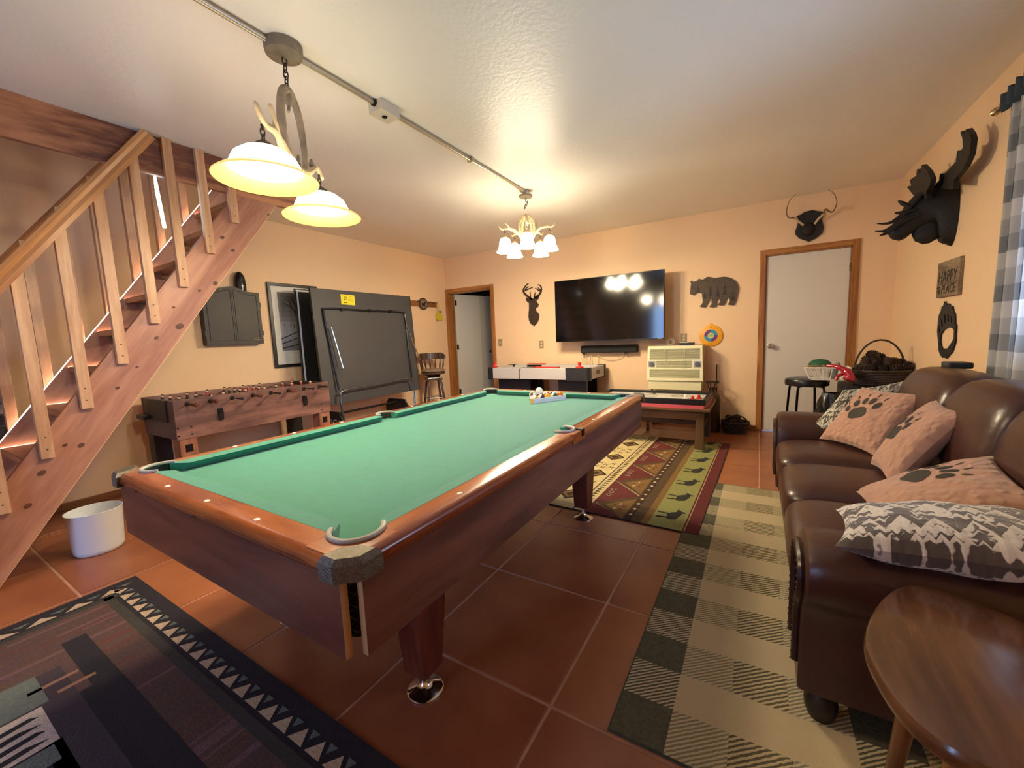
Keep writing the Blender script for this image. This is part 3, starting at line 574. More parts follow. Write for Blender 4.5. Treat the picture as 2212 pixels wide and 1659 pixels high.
for k, y in enumerate(rods):
    z = .806; s = sh[k]
    r = MB().tube([(fx0 - .01, y, z), (fx1 + .05 + s, y, z)], .006, 8).build('rod', RODM, fb, True, world=True)
    xe = fx1 + .05 + s
    if k in (0, 1, 3, 5):
        MB().tube([(xe - .03, y, z), (xe - .01, y, z), (xe + .01, y, z), (xe + .05, y, z), (xe + .075, y, z), (xe + .088, y, z), (xe + .1, y, z)], [.010, .013, .010, .016, .013, .018, .008], 12).build('handle', GRIP, r, True, world=True)
    else:
        MB().tube([(xe - .02, y, z), (xe + .06, y, z), (xe + .062, y, z), (xe + .07, y, z)], [.008, .008, .013, .013], 10).build('handle', BLACK, r, True, world=True)
    MB().cyl((fx1, y, z), (fx1 + .006, y, z), .018, seg=14).build('bushing', BLACK, r, world=True)
    n = cnt[k]
    for j in range(n):
        o = bpy.data.objects.new('player', pme[team[k]]); col.objects.link(o); o.parent = r
        o.location = (-2.825 + (j - (n - 1) / 2) * (.5 / max(n, 3)) + s * .6 + 2.825, y - 1.36, z); o.rotation_euler = ((.0, 1.2, .3)[j % 3] if k in (2, 5) else 0, 0, 0)
    if k in (1, 6):
        pass
for y in (1.0, 1.75):
    a = MB().box(fx1, fx1 + .014, y - .02, y + .02, .70, .735, bev=.003); a.build('bottle_opener', STEEL, fpan, world=True)
    MB().hexa([(fx1 + .001, y - .016, .635), (fx1 + .016, y - .016, .635), (fx1 + .016, y + .016, .635), (fx1 + .001, y + .016, .635)], [(fx1 + .001, y - .02, .699), (fx1 + .022, y - .02, .699), (fx1 + .022, y + .02, .699), (fx1 + .001, y + .02, .699)]).build('bottle_catcher', BLACK, fpan, world=True)
for y in (fy0 + .012, fy0 + .1, fy1 - .1):
    for z in (.56, .62): MB().cyl((fx1 - .001, y, z), (fx1 + .003, y, z), .007, seg=10).build('bolt', BLACK, fpan, world=True)
FLEG = wood('foos_leg', '#7A4A36', '#A4705A', 'Z', 8, .45, stretch=6)
for y in (fy0 + .012, fy1 - .132):
    l = MB().box(fx1 - .125, fx1 - .008, y, y + .12, 0, fz0 - .0005, bev=.003).build('leg', FLEG, fb, world=True)
    MB().box(fx1 - .009, fx1 - .005, y + .035, y + .085, .42, .48).build('badge', STEEL, l, world=True)
    MB().box(fx0 + .008, fx0 + .125, y, y + .12, 0, fz0 - .0005, bev=.003).build('leg', mat('leg_black', '#17181C', .45), fb, world=True)
# ------------------------------------------------------------------ folded ping-pong table
pp = thing('ping_pong_table', 'folded upright dark grey ping-pong table with a yellow sticker', 'ping-pong table', (-3.0, 2.94, 0))
PPG = mat('pp_underside', '#3E3E41', .55, var=.08, vscale=3); PPB = mat('pp_black', '#111215', .4); PPL = mat('pp_line', '#D8DCE0', .5); PPT = mat('pp_surface', '#26282A', .4)
ppx = lambda z: -2.83 - (z - .53) / 1.34 * .07
def panel(x0f, y0, y1, z0, z1, th): return MB().hexa([(x0f(z0) - th, y0, z0), (x0f(z0), y0, z0), (x0f(z0), y1, z0), (x0f(z0) - th, y1, z0)], [(x0f(z1) - th, y0, z1), (x0f(z1), y0, z1), (x0f(z1), y1, z1), (x0f(z1) - th, y1, z1)])
fp = panel(ppx, 2.185, 3.70, .53, 1.87, .022).build('table_half', PPG, pp, world=True)
for a in ((2.18, 2.186, .528, 1.872), (3.699, 3.706, .528, 1.872)): panel(lambda z: ppx(z) + .003, a[0], a[1], a[2], a[3], .03).build('edge_rail', PPB, fp, world=True)
rx = lambda z: -3.14
rp = panel(rx, 2.15, 3.69, .53, 1.88, .022).build('table_half', PPT, pp, world=True)
panel(lambda z: -3.138, 2.165, 2.185, .545, 1.865, .0015).build('white_line', PPL, rp, world=True); panel(lambda z: -3.138, 2.1851, 3.68, 1.845, 1.865, .0015).build('white_line', PPL, rp, world=True)
TUBE = mat('pp_tube', '#1C1D20', .3, .4)
off = lambda z: ppx(z) + .02
def pth(l): return [(off(z) + dx, y, z) for y, z, dx in l]
MB().tube(catmull(pth([(2.36, .70, .02), (2.33, 1.2, 0), (2.30, 1.58, 0), (2.36, 1.645, 0), (2.9, 1.64, 0), (3.48, 1.635, 0), (3.55, 1.57, 0), (3.55, 1.2, 0), (3.55, .72, .02)]), 5), .011, 8).build('leg_frame', TUBE, pp, True, world=True)
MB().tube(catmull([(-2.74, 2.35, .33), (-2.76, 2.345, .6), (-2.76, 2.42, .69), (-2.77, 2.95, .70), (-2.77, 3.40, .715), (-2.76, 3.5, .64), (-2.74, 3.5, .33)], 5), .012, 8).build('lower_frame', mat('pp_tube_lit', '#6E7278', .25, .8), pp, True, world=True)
for a, b in (((2.36, 1.43), (2.43, .95)), ((3.545, 1.44), (3.70, .97))): MB().tube([(off(a[1]) + .02, *a), (off(b[1]) + .05, *b)], .007, 8).build('brace', CHROME, pp, True, world=True)
for y in (2.55, 2.95, 3.3): MB().box(off(1.64) - .02, off(1.64) + .014, y - .02, y + .02, 1.625, 1.66).build('bracket', TUBE, pp, world=True)
for y in (2.33, 3.36):
    pl = MB().prism([(-3.16, .1), (-2.72, .1), (-2.72, .34), (-2.79, .44), (-3.10, .44), (-3.16, .34)], lambda a, b, t: (a, t, b), y - .012, y + .012).build('base_plate', PPB, pp, world=True)
    for x in (-3.12, -2.76):
        w = MB().lathe([(.02, -.014), (.05, -.012), (.05, .012), (.02, .014)], seg=18, T=Matrix.Translation((x, y, .05)) @ Matrix.Rotation(PI / 2, 4, 'X')).build('wheel', mat('rubber', '#1A1A1A', .8), pp, True, world=True)
        MB().box(x - .01, x + .01, y - .022, y - .016, .05, .12).build('wheel_fork', STEEL, w, world=True)
    if y < 3: text_mb('STIGA', .125, lambda a, b, t: (-2.905 + a, y - .012 - t, .30 + b)).build('lettering', PPL, pl, world=True)
MB().tube([(-2.93, 2.33, .4), (-2.93, 3.36, .4)], .014, 8).build('axle', TUBE, pp, True, world=True)
stk = MB().prism([(2.56, 1.705), (2.755, 1.70), (2.757, 1.82), (2.565, 1.825)], lambda a, b, t: (ppx(b) + .0003 + t, a, b), 0, .0015).build('warning_sticker', mat('sticker_yellow', '#E8D81E', .5), fp, world=True)
q = MB().tube([(ppx(1.775) + .0035, 2.622 + .021 * math.cos(t), 1.775 + .021 * math.sin(t)) for t in [2 * PI * k / 16 for k in range(16)]], .0028, 5, closed=True); q.tube([(ppx(1.775) + .0035, 2.608, 1.762), (ppx(1.775) + .0035, 2.636, 1.788)], .0025, 5); q.box(ppx(1.72) + .002, ppx(1.72) + .003, 2.595, 2.645, 1.722, 1.73)
q.build('sticker_symbol', BLACK, fp, world=True)
for k in range(5): MB().box(ppx(1.75) + .001, ppx(1.75) + .0035, 2.665, 2.735 - .012 * (k % 3), 1.735 + k * .015, 1.739 + k * .015).build('sticker_print', mat('sticker_print', '#B0A018', .6), fp, world=True)
# ------------------------------------------------------------------ dart cabinet and the dispenser on it
dc = thing('dartboard_cabinet', 'dark brown arched dartboard cabinet with two doors on the wall', 'cabinet', (XL, 1.53, 1.27))
DCW = mat('cabinet_espresso', '#2C2521', .5, var=.1, vscale=10)
top = lambda y: 1.815 + (.045 * (.5 + .5 * math.cos(min(PI, abs(y - 1.53) / .19 * PI))) if abs(y - 1.53) < .19 else 0)
ysd = [1.262 + .5 * k / 24 * 1.06 for k in range(25)]; ysd = [1.262 + (1.798 - 1.262) * k / 24 for k in range(25)]
MB().prism([(1.262, 1.272)] + [(1.798, 1.272)] + [(y, top(y)) for y in ysd[::-1]], lambda a, b, t: (t, a, b), XL + .0005, XL + .052).build('case', DCW, dc, world=True)
for a, b in ((1.262, 1.529), (1.531, 1.798)):
    yy = [a + (b - a) * k / 12 for k in range(13)]
    dr = MB().prism([(a, 1.272), (b, 1.272)] + [(y, top(y)) for y in yy[::-1]], lambda p, q_, t: (t, p, q_), XL + .0525, XL + .092).build('door', DCW, dc, world=True)
    ins = [(a + .035 if a < 1.5 else a + .015, 1.31), (b - .015 if a < 1.5 else b - .035, 1.31)] + [(min(max(y, (a + .035 if a < 1.5 else a + .015)), (b - .015 if a < 1.5 else b - .035)), top(y) - .035) for y in yy[::-1]]
    MB().tube([(XL + .0925, y, z) for y, z in ins], .0022, 5, closed=True).build('groove', mat('groove_dark', '#1E1916', .7), dr, world=True)
    for z in (1.36, 1.66): MB().box(XL + .05, XL + .094, (a - .008 if a < 1.5 else b), (a if a < 1.5 else b + .008), z, z + .05).build('hinge', BLACK, dr, world=True)
MB().tube([(XL + .0925, y, z) for y, z in ((1.70, 1.315), (1.765, 1.315), (1.765, 1.338), (1.70, 1.338))], .0016, 5, closed=True).build('maker_plate', mat('gold_print', '#B8A26A', .4, .5), dc, world=True)
dsp = thing('air_freshener', 'black domed air freshener dispenser standing on the dart cabinet', 'air freshener', (XL + .045, 1.645, top(1.645)))
z0 = 1.848
b = MB()
b.grid(lambda u, v: Vector((XL + .045 + .042 * math.sin(2 * PI * u) * (1 - .75 * v ** 6), 1.645 + .055 * math.cos(2 * PI * u) * (1 - .7 * v ** 5), z0 - .02 + .195 * v)), 24, 14, True)
b.prism([(1.645 + .016 * math.cos(2 * PI * k / 24), XL + .045 + .0105 * math.sin(2 * PI * k / 24)) for k in range(24)], lambda a, c, t: (c, a, t), z0 + .172, z0 + .1755)
b.build('housing', mat('dispenser_black', '#15171A', .15), dsp, True, world=True)
for y, z, r in ((1.632, 1.88, .004), (1.66, 1.88, .004), (1.645, 1.955, .004)): MB().ball((XL + .0865 - (.006 if z > 1.9 else 0), y, z), r, 8, 6).build('stud', CHROME, dsp, True, world=True)
for y in (1.641, 1.65): MB().box(XL + .084, XL + .0885, y - .003, y + .003, 1.865, 1.885).build('level_window', mat('win_white', '#E8ECF0', .3), dsp, world=True)
# ------------------------------------------------------------------ framed photograph
pf = thing('framed_picture', 'black framed grey photograph of a bare tree and snowy fence', 'picture', (XL, 2.22, .99))
FR = mat('frame_black', '#1A1715', .35)
y0, y1, z0, z1 = 1.93, 2.53, .99, 1.95
for a in ((y0, y0 + .035, z0, z1), (y1 - .035, y1, z0, z1), (y0 + .035, y1 - .035, z0, z0 + .035), (y0 + .035, y1 - .035, z1 - .035, z1)): MB().box(XL + .001, XL + .028, *a, bev=.004).build('frame_bar', FR, pf, world=True)
MB().box(XL + .001, XL + .012, y0 + .035, y1 - .035, z0 + .035, z1 - .035).build('mat_board', mat('mat_board', '#D9D6CE', .8), pf, world=True)
ph = MB(); py0, py1, pz0, pz1 = y0 + .107, y1 - .107, z0 + .19, z1 - .10
for k in range(12):
    a, b = k / 12, (k + 1) / 12; ph.mi = k
    ph.box(XL + .0121, XL + .0128, py0, py1, lerp(pz0, pz1, a), lerp(pz0, pz1, b))
ph.build('photo_print', [mat('print_%d' % k, h, .5) for k, h in enumerate(['#7E8084', '#8C8E92', '#9A9CA0', '#A4A6A8', '#A2A4A6', '#A09F9C', '#8A8884', '#7C7A76', '#74726E', '#6E6C68', '#6A6864', '#666460'])], pf, world=True)
INK = mat('print_ink', '#1E1B1A', .6); INKS = mat('print_ink_soft', '#3A332E', .6)
rt = random.Random(4); tr = MB()
def branch(y, z, a, L, r, d):
    y2, z2 = y + L * math.sin(a), z + L * math.cos(a); y2 = min(max(y2, py0 + .01), py1 - .01); z2 = min(z2, pz1 - .01)
    if y2 != y or z2 != z: tr.hexa([(XL + .0129, y - r, z), (XL + .0129, y + r, z), (XL + .0134, y + r, z), (XL + .0134, y - r, z)], [(XL + .0129, y2 - r * .6, z2), (XL + .0129, y2 + r * .6, z2), (XL + .0134, y2 + r * .6, z2), (XL + .0134, y2 - r * .6, z2)])
    if d:
        for _ in range(3): branch(y2, z2, a + rt.uniform(-.75, .75), L * rt.uniform(.65, .9), r * .62, d - 1)
branch(2.25, pz0 + .28, 0, .1, .012, 5); tr.build('printed_tree', INKS, pf, world=True)
fc = MB()
for k in range(3): fc.hexa([(XL + .0129, py0, pz0 + .02 + .055 * k), (XL + .0136, py0, pz0 + .02 + .055 * k), (XL + .0136, py1, pz0 + .11 + .09 * k), (XL + .0129, py1, pz0 + .11 + .09 * k)], [(XL + .0129, py0, pz0 + .032 + .055 * k), (XL + .0136, py0, pz0 + .032 + .055 * k), (XL + .0136, py1, pz0 + .118 + .09 * k), (XL + .0129, py1, pz0 + .118 + .09 * k)])
for y in (2.09, 2.16, 2.2): fc.box(XL + .0129, XL + .0136, y - .003, y + .003, pz0 + .265, pz0 + .31)
fc.build('printed_fence', INK, pf, world=True)
# ------------------------------------------------------------------ coat hook board, clock plaque, dustpan
hb = thing('hook_board', 'brown wooden hook board with a round horse plaque near the corner', 'hook board', (XL, 4.4, 1.78))
MB().box(XL + .001, XL + .02, 4.06, 4.715, 1.785, 1.872, bev=.004).build('board', wood('board_oak', '#7A4A2A', '#A06A40', 'Y', 10, .4), hb, world=True)
pq = MB().lathe([(.003, .034), (.075, .034), (.082, .04), (.094, .036), (.096, .02)], seg=28, T=Matrix.Translation((XL, 4.39, 1.828)) @ Matrix.Rotation(PI / 2, 4, 'Y')).build('plaque', mat('plaque_bronze', '#54402E', .45, .4), hb, True, world=True)
MB().lathe([(.003, .036), (.074, .0355)], seg=28, T=Matrix.Translation((XL, 4.39, 1.828)) @ Matrix.Rotation(PI / 2, 4, 'Y'), close=False).build('plaque_face', mat('plaque_grey', '#8A7868', .5), pq, True, world=True)
outline([[(-.045, -.03), (-.03, -.05), (-.018, -.03), (.012, -.032), (.02, -.052), (.032, -.03), (.03, -.005), (.045, .03), (.03, .045), (.012, .015), (-.03, .01), (-.05, .02), (-.052, -.01)]], lambda a, b, t: (XL + .0362 + t, 4.39 + a, 1.828 + b), .003).build('horse_relief', mat('relief_dark', '#30241A', .5), pq, world=True)
for y in (4.25, 4.53, 4.62, 4.7): MB().tube(catmull([(XL + .02, y, 1.85), (XL + .05, y, 1.85), (XL + .055, y, 1.875)], 4), .004, 6).build('hook', STEEL, hb, True, world=True)
dp = thing('dustpan', 'small yellow plastic dustpan hanging from the hook board', 'dustpan', (XL + .05, 4.74, 1.68))
YEL = mat('dustpan_yellow', '#D8C030', .4)
outline([[(-.07, .02), (-.055, .07), (-.02, .085), (.02, .08), (.06, .03), (.085, -.03), (.08, -.05), (-.05, -.055), (-.07, -.02)]], lambda a, b, t: (XL + .03 + t, 4.745 + a, 1.62 + b), .016).build('pan', YEL, dp, world=True)
MB().tube(catmull([(XL + .04, 4.735, 1.70), (XL + .045, 4.72, 1.76), (XL + .05, 4.7, 1.84), (XL + .05, 4.72, 1.85), (XL + .045, 4.75, 1.77)], 4), .006, 7).build('handle', YEL, dp, True, world=True)
MB().box(XL + .03, XL + .055, 4.75, 4.80, 1.69, 1.73, bev=.004).build('brush', mat('brush_grey', '#8A8478', .8), dp, world=True)
# ------------------------------------------------------------------ swivel bar chair in the corner
bc = thing('bar_chair', 'dark wooden swivel bar chair with spindle back by the open doorway', 'chair', (-2.98, 4.18, 0), math.radians(-35))
BW = wood('dark_walnut', '#33251E', '#5A4436', 'Z', 10, .3, coat=.3)
MB().lathe([(.005, .70), (.15, .70), (.185, .715), (.19, .735), (.175, .745), (.005, .742)], seg=28).build('seat', BW, bc, True)
MB().lathe([(.02, .66), (.10, .665), (.11, .69), (.06, .699)], seg=20).build('swivel', STEEL, bc, True)
MB().box(-.12, .12, -.12, .12, .615, .659, bev=.008).build('leg_top', BW, bc)
MB().lathe([(.005, .743), (.15, .745), (.185, .755), (.19, .768), (.17, .785), (.1, .79), (.005, .782)], seg=24).build('cushion', mat('seat_cushion', '#8E7A62', .9, var=.4, vscale=40, bump=.4), bc, True)
for a in (45, 135, 225, 315):
    c, s = math.cos(math.radians(a)), math.sin(math.radians(a))
    MB().tube([(c * r, s * r, z) for r, z in ((.12, .62), (.14, .55), (.155, .45), (.175, .32), (.19, .2), (.215, .0))], [.016, .019, .015, .02, .016, .012], 10).build('leg', BW, bc, True)
for z, r in ((.22, .187), (.34, .172)):
    for k in range(4):
        a, b = math.radians(45 + 90 * k), math.radians(135 + 90 * k)
        MB().tube([(math.cos(a) * r, math.sin(a) * r, z), (math.cos(b) * r, math.sin(b) * r, z)], .009, 8).build('rung', BW, bc, True)
for k in range(7):
    a = math.radians(180 - 78 + 26 * k)
    MB().tube([(math.cos(a) * r, math.sin(a) * r, z) for r, z in ((.165, .735), (.172, .80), (.18, .84), (.188, .90), (.195, .95))], [.008, .012, .016, .009, .008], 8).build('spindle', BW, bc, True)
b = MB(); n = 18; prof = [(.0, .0), (.026, .0), (.026, .1), (.0, .1)]
def backr(u, v):
    a = math.radians(180 - 95 + 190 * u); e = abs(u - .5) * 2; zt = .94 + .095 * (1 - max(0, (e - .55) / .45) ** 1.5 * .65)
    c = [(.178, .935), (.206, .935), (.212, zt), (.186, zt)][int(round(v * 4)) % 4]; return Vector((math.cos(a) * c[0], math.sin(a) * c[0], c[1]))
b.grid(backr, 24, 4); b.add([backr(0, k / 4) for k in range(4)], [(0, 1, 2, 3)]); b.add([backr(1, k / 4) for k in range(4)], [(3, 2, 1, 0)])
b.build('back_rail', BW, bc, weld=True)
# ------------------------------------------------------------------ air hockey table
ah = thing('air_hockey_table', 'white air hockey table with black corners below the television', 'air hockey table', (-1.19, 4.56, 0))
AHW = mat('hockey_grey', '#B9B4B4', .4); AHB = mat('hockey_black', '#1E2023', .45); AHP = mat('hockey_white', '#D8D2C8', .3)
ax0, ax1, ay0, ay1, az0, az1 = -1.965, -.42, 4.2, 4.90, .655, .803
cc = .09
fpl = MB().box(ax0 + .1, ax1 - .31, ay0, ay0 + .07, az0, az1, bev=.006).build('front_panel', AHW, ah, world=True)
MB().box(ax0 + .1, ax1 - .1, ay1 - .07, ay1, az0, az1, bev=.006).build('back_panel', AHW, ah, world=True)
er = MB().box(ax1 - .075, ax1 - .002, ay0 + .1, ay1 - .1, az0, az1, bev=.006).build('end_panel', AHW, ah, world=True); MB().box(ax0 + .002, ax0 + .075, ay0 + .1, ay1 - .1, az0, az1, bev=.006).build('end_panel', AHW, ah, world=True)
MB().box(ax1 - .004, ax1 + .002, 4.5, 4.62, .705, .755, bev=.002).build('score_slot', BLACK, er, world=True); MB().box(ax1 - .003, ax1 + .0005, 4.68, 4.73, .73, .76).build('switch', mat('sw_grey', '#A8A090', .5), er, world=True)
def corner(x, y, sx, sy, lx, nm='corner_cap'):
    k = [(0, 0), (0, .1), (.02, .1)]; pts = [(lx, 0), (.06, 0), (.03, .008), (.008, .03), (0, .06), (0, .102), (.085, .102), (.085, .085), (lx, .085)]
    outline([[(x + sx * a, y + sy * b) for a, b in pts]], lambda a, b, t: (a, b, az0 - .012 + t), az1 - az0 + .016).build(nm, AHB, ah, world=True)
corner(ax0 - .006, ay0 - .008, 1, 1, .108); corner(ax1 + .006, ay0 - .008, -1, 1, .318); corner(ax0 - .006, ay1 + .008, 1, -1, .108); corner(ax1 + .006, ay1 + .008, -1, -1, .108)
MB().box(ax0 + .07, ax1 - .07, ay0 + .065, ay1 - .065, .755, .772).build('play_surface', AHP, ah, world=True)
MB().box(-1.95 + .3, -1.4, 4.83, 4.836, .772, .80).build('goal_box', BLACK, ah, world=True)
for xa, xb in ((-1.86, -1.34), (-.9, -.5)): MB().box(xa, xb, 4.33, 4.37, .0, az0 - .0005).build('leg_panel', AHB, ah, world=True); MB().box(xa, xb, 4.73, 4.77, 0, az0 - .0005).build('leg_panel', AHB, ah, world=True)
MB().tube(catmull([(-1.42, 4.196, .66), (-1.42, 4.193, .74), (-1.40, 4.2, .806), (-1.33, 4.25, .807), (-1.25, 4.32, .806)], 5), .004, 6).build('power_cord', BLACK, ah, True, world=True)
MB().tube(catmull([(-1.18, 4.3, .66), (-1.2, 4.3, .55), (-1.3, 4.31, .47), (-1.36, 4.31, .3), (-1.37, 4.31, .02)], 5), .004, 6).build('power_cord', BLACK, ah, True, world=True)
REDM = mat('mallet_red', '#C4261E', .35)
for x, y, zz, lab in ((-1.93, 4.36, .8045, 'red mallet on the air hockey rim beside the open doorway'), (-.56, 4.25, .8045, 'red mallet on the black corner of the air hockey table')):
    m = thing('hockey_mallet', lab, 'mallet', (x, y, zz), 0, 'air hockey mallets')
    MB().lathe([(.05, 0), (.052, .012), (.045, .02), (.035, .021)], seg=24).build('base', REDM, m, True); MB().lathe([(.026, .0205), (.02, .03), (.019, .05), (.023, .06), (.02, .072), (.003, .077)], seg=20).build('knob', REDM, m, True)
tag(MB().box(-1.28, -.92, 4.34, 4.44, .7725, .81, bev=.008).build('red_scorer', REDM), 'long red plastic scorer lying on the air hockey play surface', 'scorer')
tag(MB().box(-1.66, -1.36, 4.86, 4.90, .8035, .82, bev=.004).build('red_ruler', REDM), 'thin red plastic strip on the back rim of the air hockey table', 'strip')
# ------------------------------------------------------------------ helpers for cloth surfaces with UV
def grid_obj(name, fn, nu, nv, mats, parent=None, uvscale=(1, 1), world=True, two=False, smooth=True):
    me = bpy.data.meshes.new(name); inv = parent_world(parent) if (world and parent) else None
    vs_, uv, fs = [], [], []
    for side in ((1, -1) if two else (1,)):
        o = len(vs_)
        for j in range(nv + 1):
            for i in range(nu + 1):
                p = Vector(fn(i / nu, j / nv, side)); vs_.append(tuple(inv @ p if inv else p)); uv.append((i / nu * uvscale[0], j / nv * uvscale[1]))
        for j in range(nv):
            for i in range(nu):
                q = [o + j * (nu + 1) + i, o + j * (nu + 1) + i + 1, o + (j + 1) * (nu + 1) + i + 1, o + (j + 1) * (nu + 1) + i]; fs.append(q if side > 0 else q[::-1])
    me.from_pydata(vs_, [], fs); ul = me.uv_layers.new(name='uv')
    for l in me.loops: ul.data[l.index].uv = uv[l.vertex_index]
    for m in (mats if isinstance(mats, (list, tuple)) else [mats]): me.materials.append(m)
    for p in me.polygons: p.use_smooth = smooth
    o = bpy.data.objects.new(name, me); col.objects.link(o)
    if parent: o.parent = parent
    return o
def nodes(name, rough=.9):
    m = bpy.data.materials.new(name); m.use_nodes = True; nt = m.node_tree; b = nt.nodes['Principled BSDF']; b.inputs['Roughness'].default_value = rough; MATS[name] = m
    def N(t, **k):
        n = nt.nodes.new(t)
        for a, v in k.items(): setattr(n, a, v)
        return n
    def Mth(op, a, bb=None, c=None):
        n = N('ShaderNodeMath', operation=op)
        for i, x in enumerate((a, bb, c)):
            if x is None: continue
            if hasattr(x, 'is_linked') or hasattr(x, 'links'): nt.links.new(x, n.inputs[i])
            else: n.inputs[i].default_value = x
        return n.outputs[0]
    return m, nt, b, N, Mth
# ------------------------------------------------------------------ television, sound bar, cables
TVY = 4.68
tv = thing('television', 'large wall mounted flat screen television with a dark glossy screen', 'television', (-.35, TVY, 1.14))
MB().box(-1.08, .386, TVY, TVY + .04, 1.135, 1.98, bev=.004).build('bezel', mat('tv_bezel', '#0B0B0C', .35), tv, world=True)
MB().box(-1.072, .378, TVY - .0015, TVY + .001, 1.148, 1.972).build('screen', mat('tv_screen', '#060708', .09, spec=.7), tv, world=True)
MB().box(-.7, 0, TVY + .04, TVY + .075, 1.3, 1.75, bev=.01).build('rear_housing', BLACK, tv, world=True)
MB().box(-.5, -.2, D - .03, D - .0005, 1.35, 1.7).build('mount_plate', STEEL, tv, world=True); MB().box(-.38, -.32, TVY + .07, D - .03, 1.48, 1.56).build('mount_arm', STEEL, tv, world=True)
MB().box(.31, .36, TVY - .003, TVY - .0005, 1.139, 1.146).build('badge', mat('badge_grey', '#9A9A9E', .4), tv, world=True)
sb = thing('sound_bar', 'slim black sound bar on the wall under the television', 'sound bar', (-.39, D, .965))
MB().box(-.79, .0, D - .11, D - .0005, .965, 1.07, bev=.012).build('body', mat('speaker_cloth', '#101012', .75, bump=.3, bscale=300), sb, world=True)
for x in (-.77, -.17): MB().box(x, x + .03, D - .09, D - .06, .945, .966).build('foot_clip', BLACK, sb, world=True)
cb = thing('cable', 'loose thin cables hanging below the sound bar', 'cable', (-.6, D - .03, .8))
CW_ = mat('cable_white', '#D8C8A0', .5)
for pts in ([(-.56, 4.95, 1.13), (-.555, 4.93, 1.0), (-.56, 4.95, .78)], [(-.76, 4.95, .96), (-.78, 4.94, .88), (-.72, 4.94, .84), (-.74, 4.94, .93)], [(-.7, 4.95, .96), (-.68, 4.94, .88), (-.72, 4.94, .80), (-.76, 4.94, .86)], [(-.62, 4.95, .965), (-.5, 4.94, .90), (-.38, 4.94, .87), (-.24, 4.94, .9), (-.19, 4.94, .95)], [(-.66, 4.95, .96), (-.65, 4.94, .80)]):
    MB().tube(catmull(pts, 6), .0035, 6).build('wire', CW_, cb, True, world=True)
# ------------------------------------------------------------------ wall silhouettes
def px_far(poly, ox, oy, s, y): return [((lambda p: (p.x, p.z))(ony(ox + a / s, oy + b / s, y))) for a, b in poly]
TIN = mat('brown_tin', '#3E2E22', .55, .2, var=.25, vscale=18); TIND = mat('brown_tin_dark', '#2A1E17', .6)
deer = thing('deer_silhouette', 'brown metal deer head silhouette beside the doorway', 'wall art', (-1.59, D, 1.39))
body = [(1740, 905), (1800, 915), (1850, 925), (1900, 890), (1950, 880), (1945, 920), (1905, 960), (1920, 985), (1945, 1010), (1935, 1050), (1905, 1070), (1895, 1085), (1900, 1110), (1930, 1145), (1955, 1180), (1950, 1240), (1930, 1290), (1905, 1330), (1885, 1345), (1870, 1365), (1850, 1340), (1815, 1320), (1790, 1270), (1780, 1200), (1785, 1130), (1790, 1080), (1790, 990), (1760, 975), (1740, 930)]
fm = lambda a, b, t: (a, D - .012 - t, b)
outline([px_far(body, 900, 520, 7.373, D - .015)], fm, .006).build('head', TIN, deer, world=True)
def strip(pts, w0, w1, ox, oy, s):
    P = [Vector(p) for p in px_far(pts, ox, oy, s, D - .015)]; P = catmull(P, 4); n = len(P); L, R2 = [], []
    for i, p in enumerate(P):
        t = (P[min(i + 1, n - 1)] - P[max(i - 1, 0)]).normalized(); nn = Vector((-t.y, t.x)); w = lerp(w0, w1, i / (n - 1)); L.append(p + nn * w); R2.append(p - nn * w)
    return outline([[(p.x, p.y) for p in L + R2[::-1]]], fm, .006)
for pts in ([(1840, 935), (1760, 880), (1712, 830), (1700, 780), (1738, 715), (1782, 678)], [(1880, 910), (1950, 860), (1985, 790), (1975, 720), (1932, 700)]): strip(pts, .018, .007, 900, 520, 7.373).build('antler', TIN, deer, world=True)
for pts in ([(1712, 795), (1780, 770), (1855, 738)], [(1728, 775), (1778, 725)], [(1812, 925), (1808, 815)], [(1970, 805), (1930, 780), (1888, 753)], [(1972, 785), (1932, 745)], [(1870, 915), (1890, 820)]): strip(pts, .011, .005, 900, 520, 7.373).build('tine', TIN, deer, world=True)
bear = thing('bear_silhouette', 'brown carved bear silhouette with pine trees beside the television', 'wall art', (.9, D, 1.49))
bp_ = [(180, 510), (195, 440), (200, 370), (210, 300), (195, 260), (215, 245), (255, 270), (300, 255), (340, 235), (355, 205), (400, 210), (430, 225), (470, 205), (520, 170), (560, 162), (620, 175), (690, 190), (770, 175), (850, 162), (930, 168), (1010, 195), (1090, 250), (1140, 320), (1155, 400), (1140, 480), (1125, 560), (1105, 640), (1080, 690), (1070, 725), (1000, 730), (930, 715), (960, 690), (985, 640), (960, 580), (940, 575), (910, 620), (885, 690), (850, 730), (780, 735), (735, 715), (775, 680), (790, 640), (760, 600), (735, 610), (715, 690), (720, 740), (700, 765), (640, 775), (570, 765), (590, 735), (620, 700), (615, 630), (595, 565), (580, 565), (570, 640), (530, 700), (505, 760), (480, 775), (400, 765), (375, 750), (415, 720), (440, 670), (435, 590), (425, 500), (400, 485), (350, 480), (310, 495), (265, 535), (230, 525)]
outline([px_far(bp_, 1470, 580, 9.213, D - .02)], lambda a, b, t: (a, D - .004 - t, b), .018).build('body', mat('bear_brown', '#4A3826', .55, var=.25, vscale=14, bump=.3), bear, world=True)
for x, y0_, y1_ in ((590, 350, 545), (880, 310, 520), (740, 360, 560), (350, 350, 470), (1040, 480, 640), (480, 470, 600)):
    poly = [(x, y0_)]
    for k in range(1, 6): h = y0_ + (y1_ - y0_) * k / 5; poly += [(x + 9 * k, h - 8), (x + 5 * k, h)] if k < 5 else [(x + 45, h)]
    poly += [(2 * x - a, b) for a, b in poly[::-1] if a != x]
    outline([px_far(poly, 1470, 580, 9.213, D - .023)], lambda a, b, t: (a, D - .0222 - t, b), .003).build('pine_relief', TIND, bear, world=True)
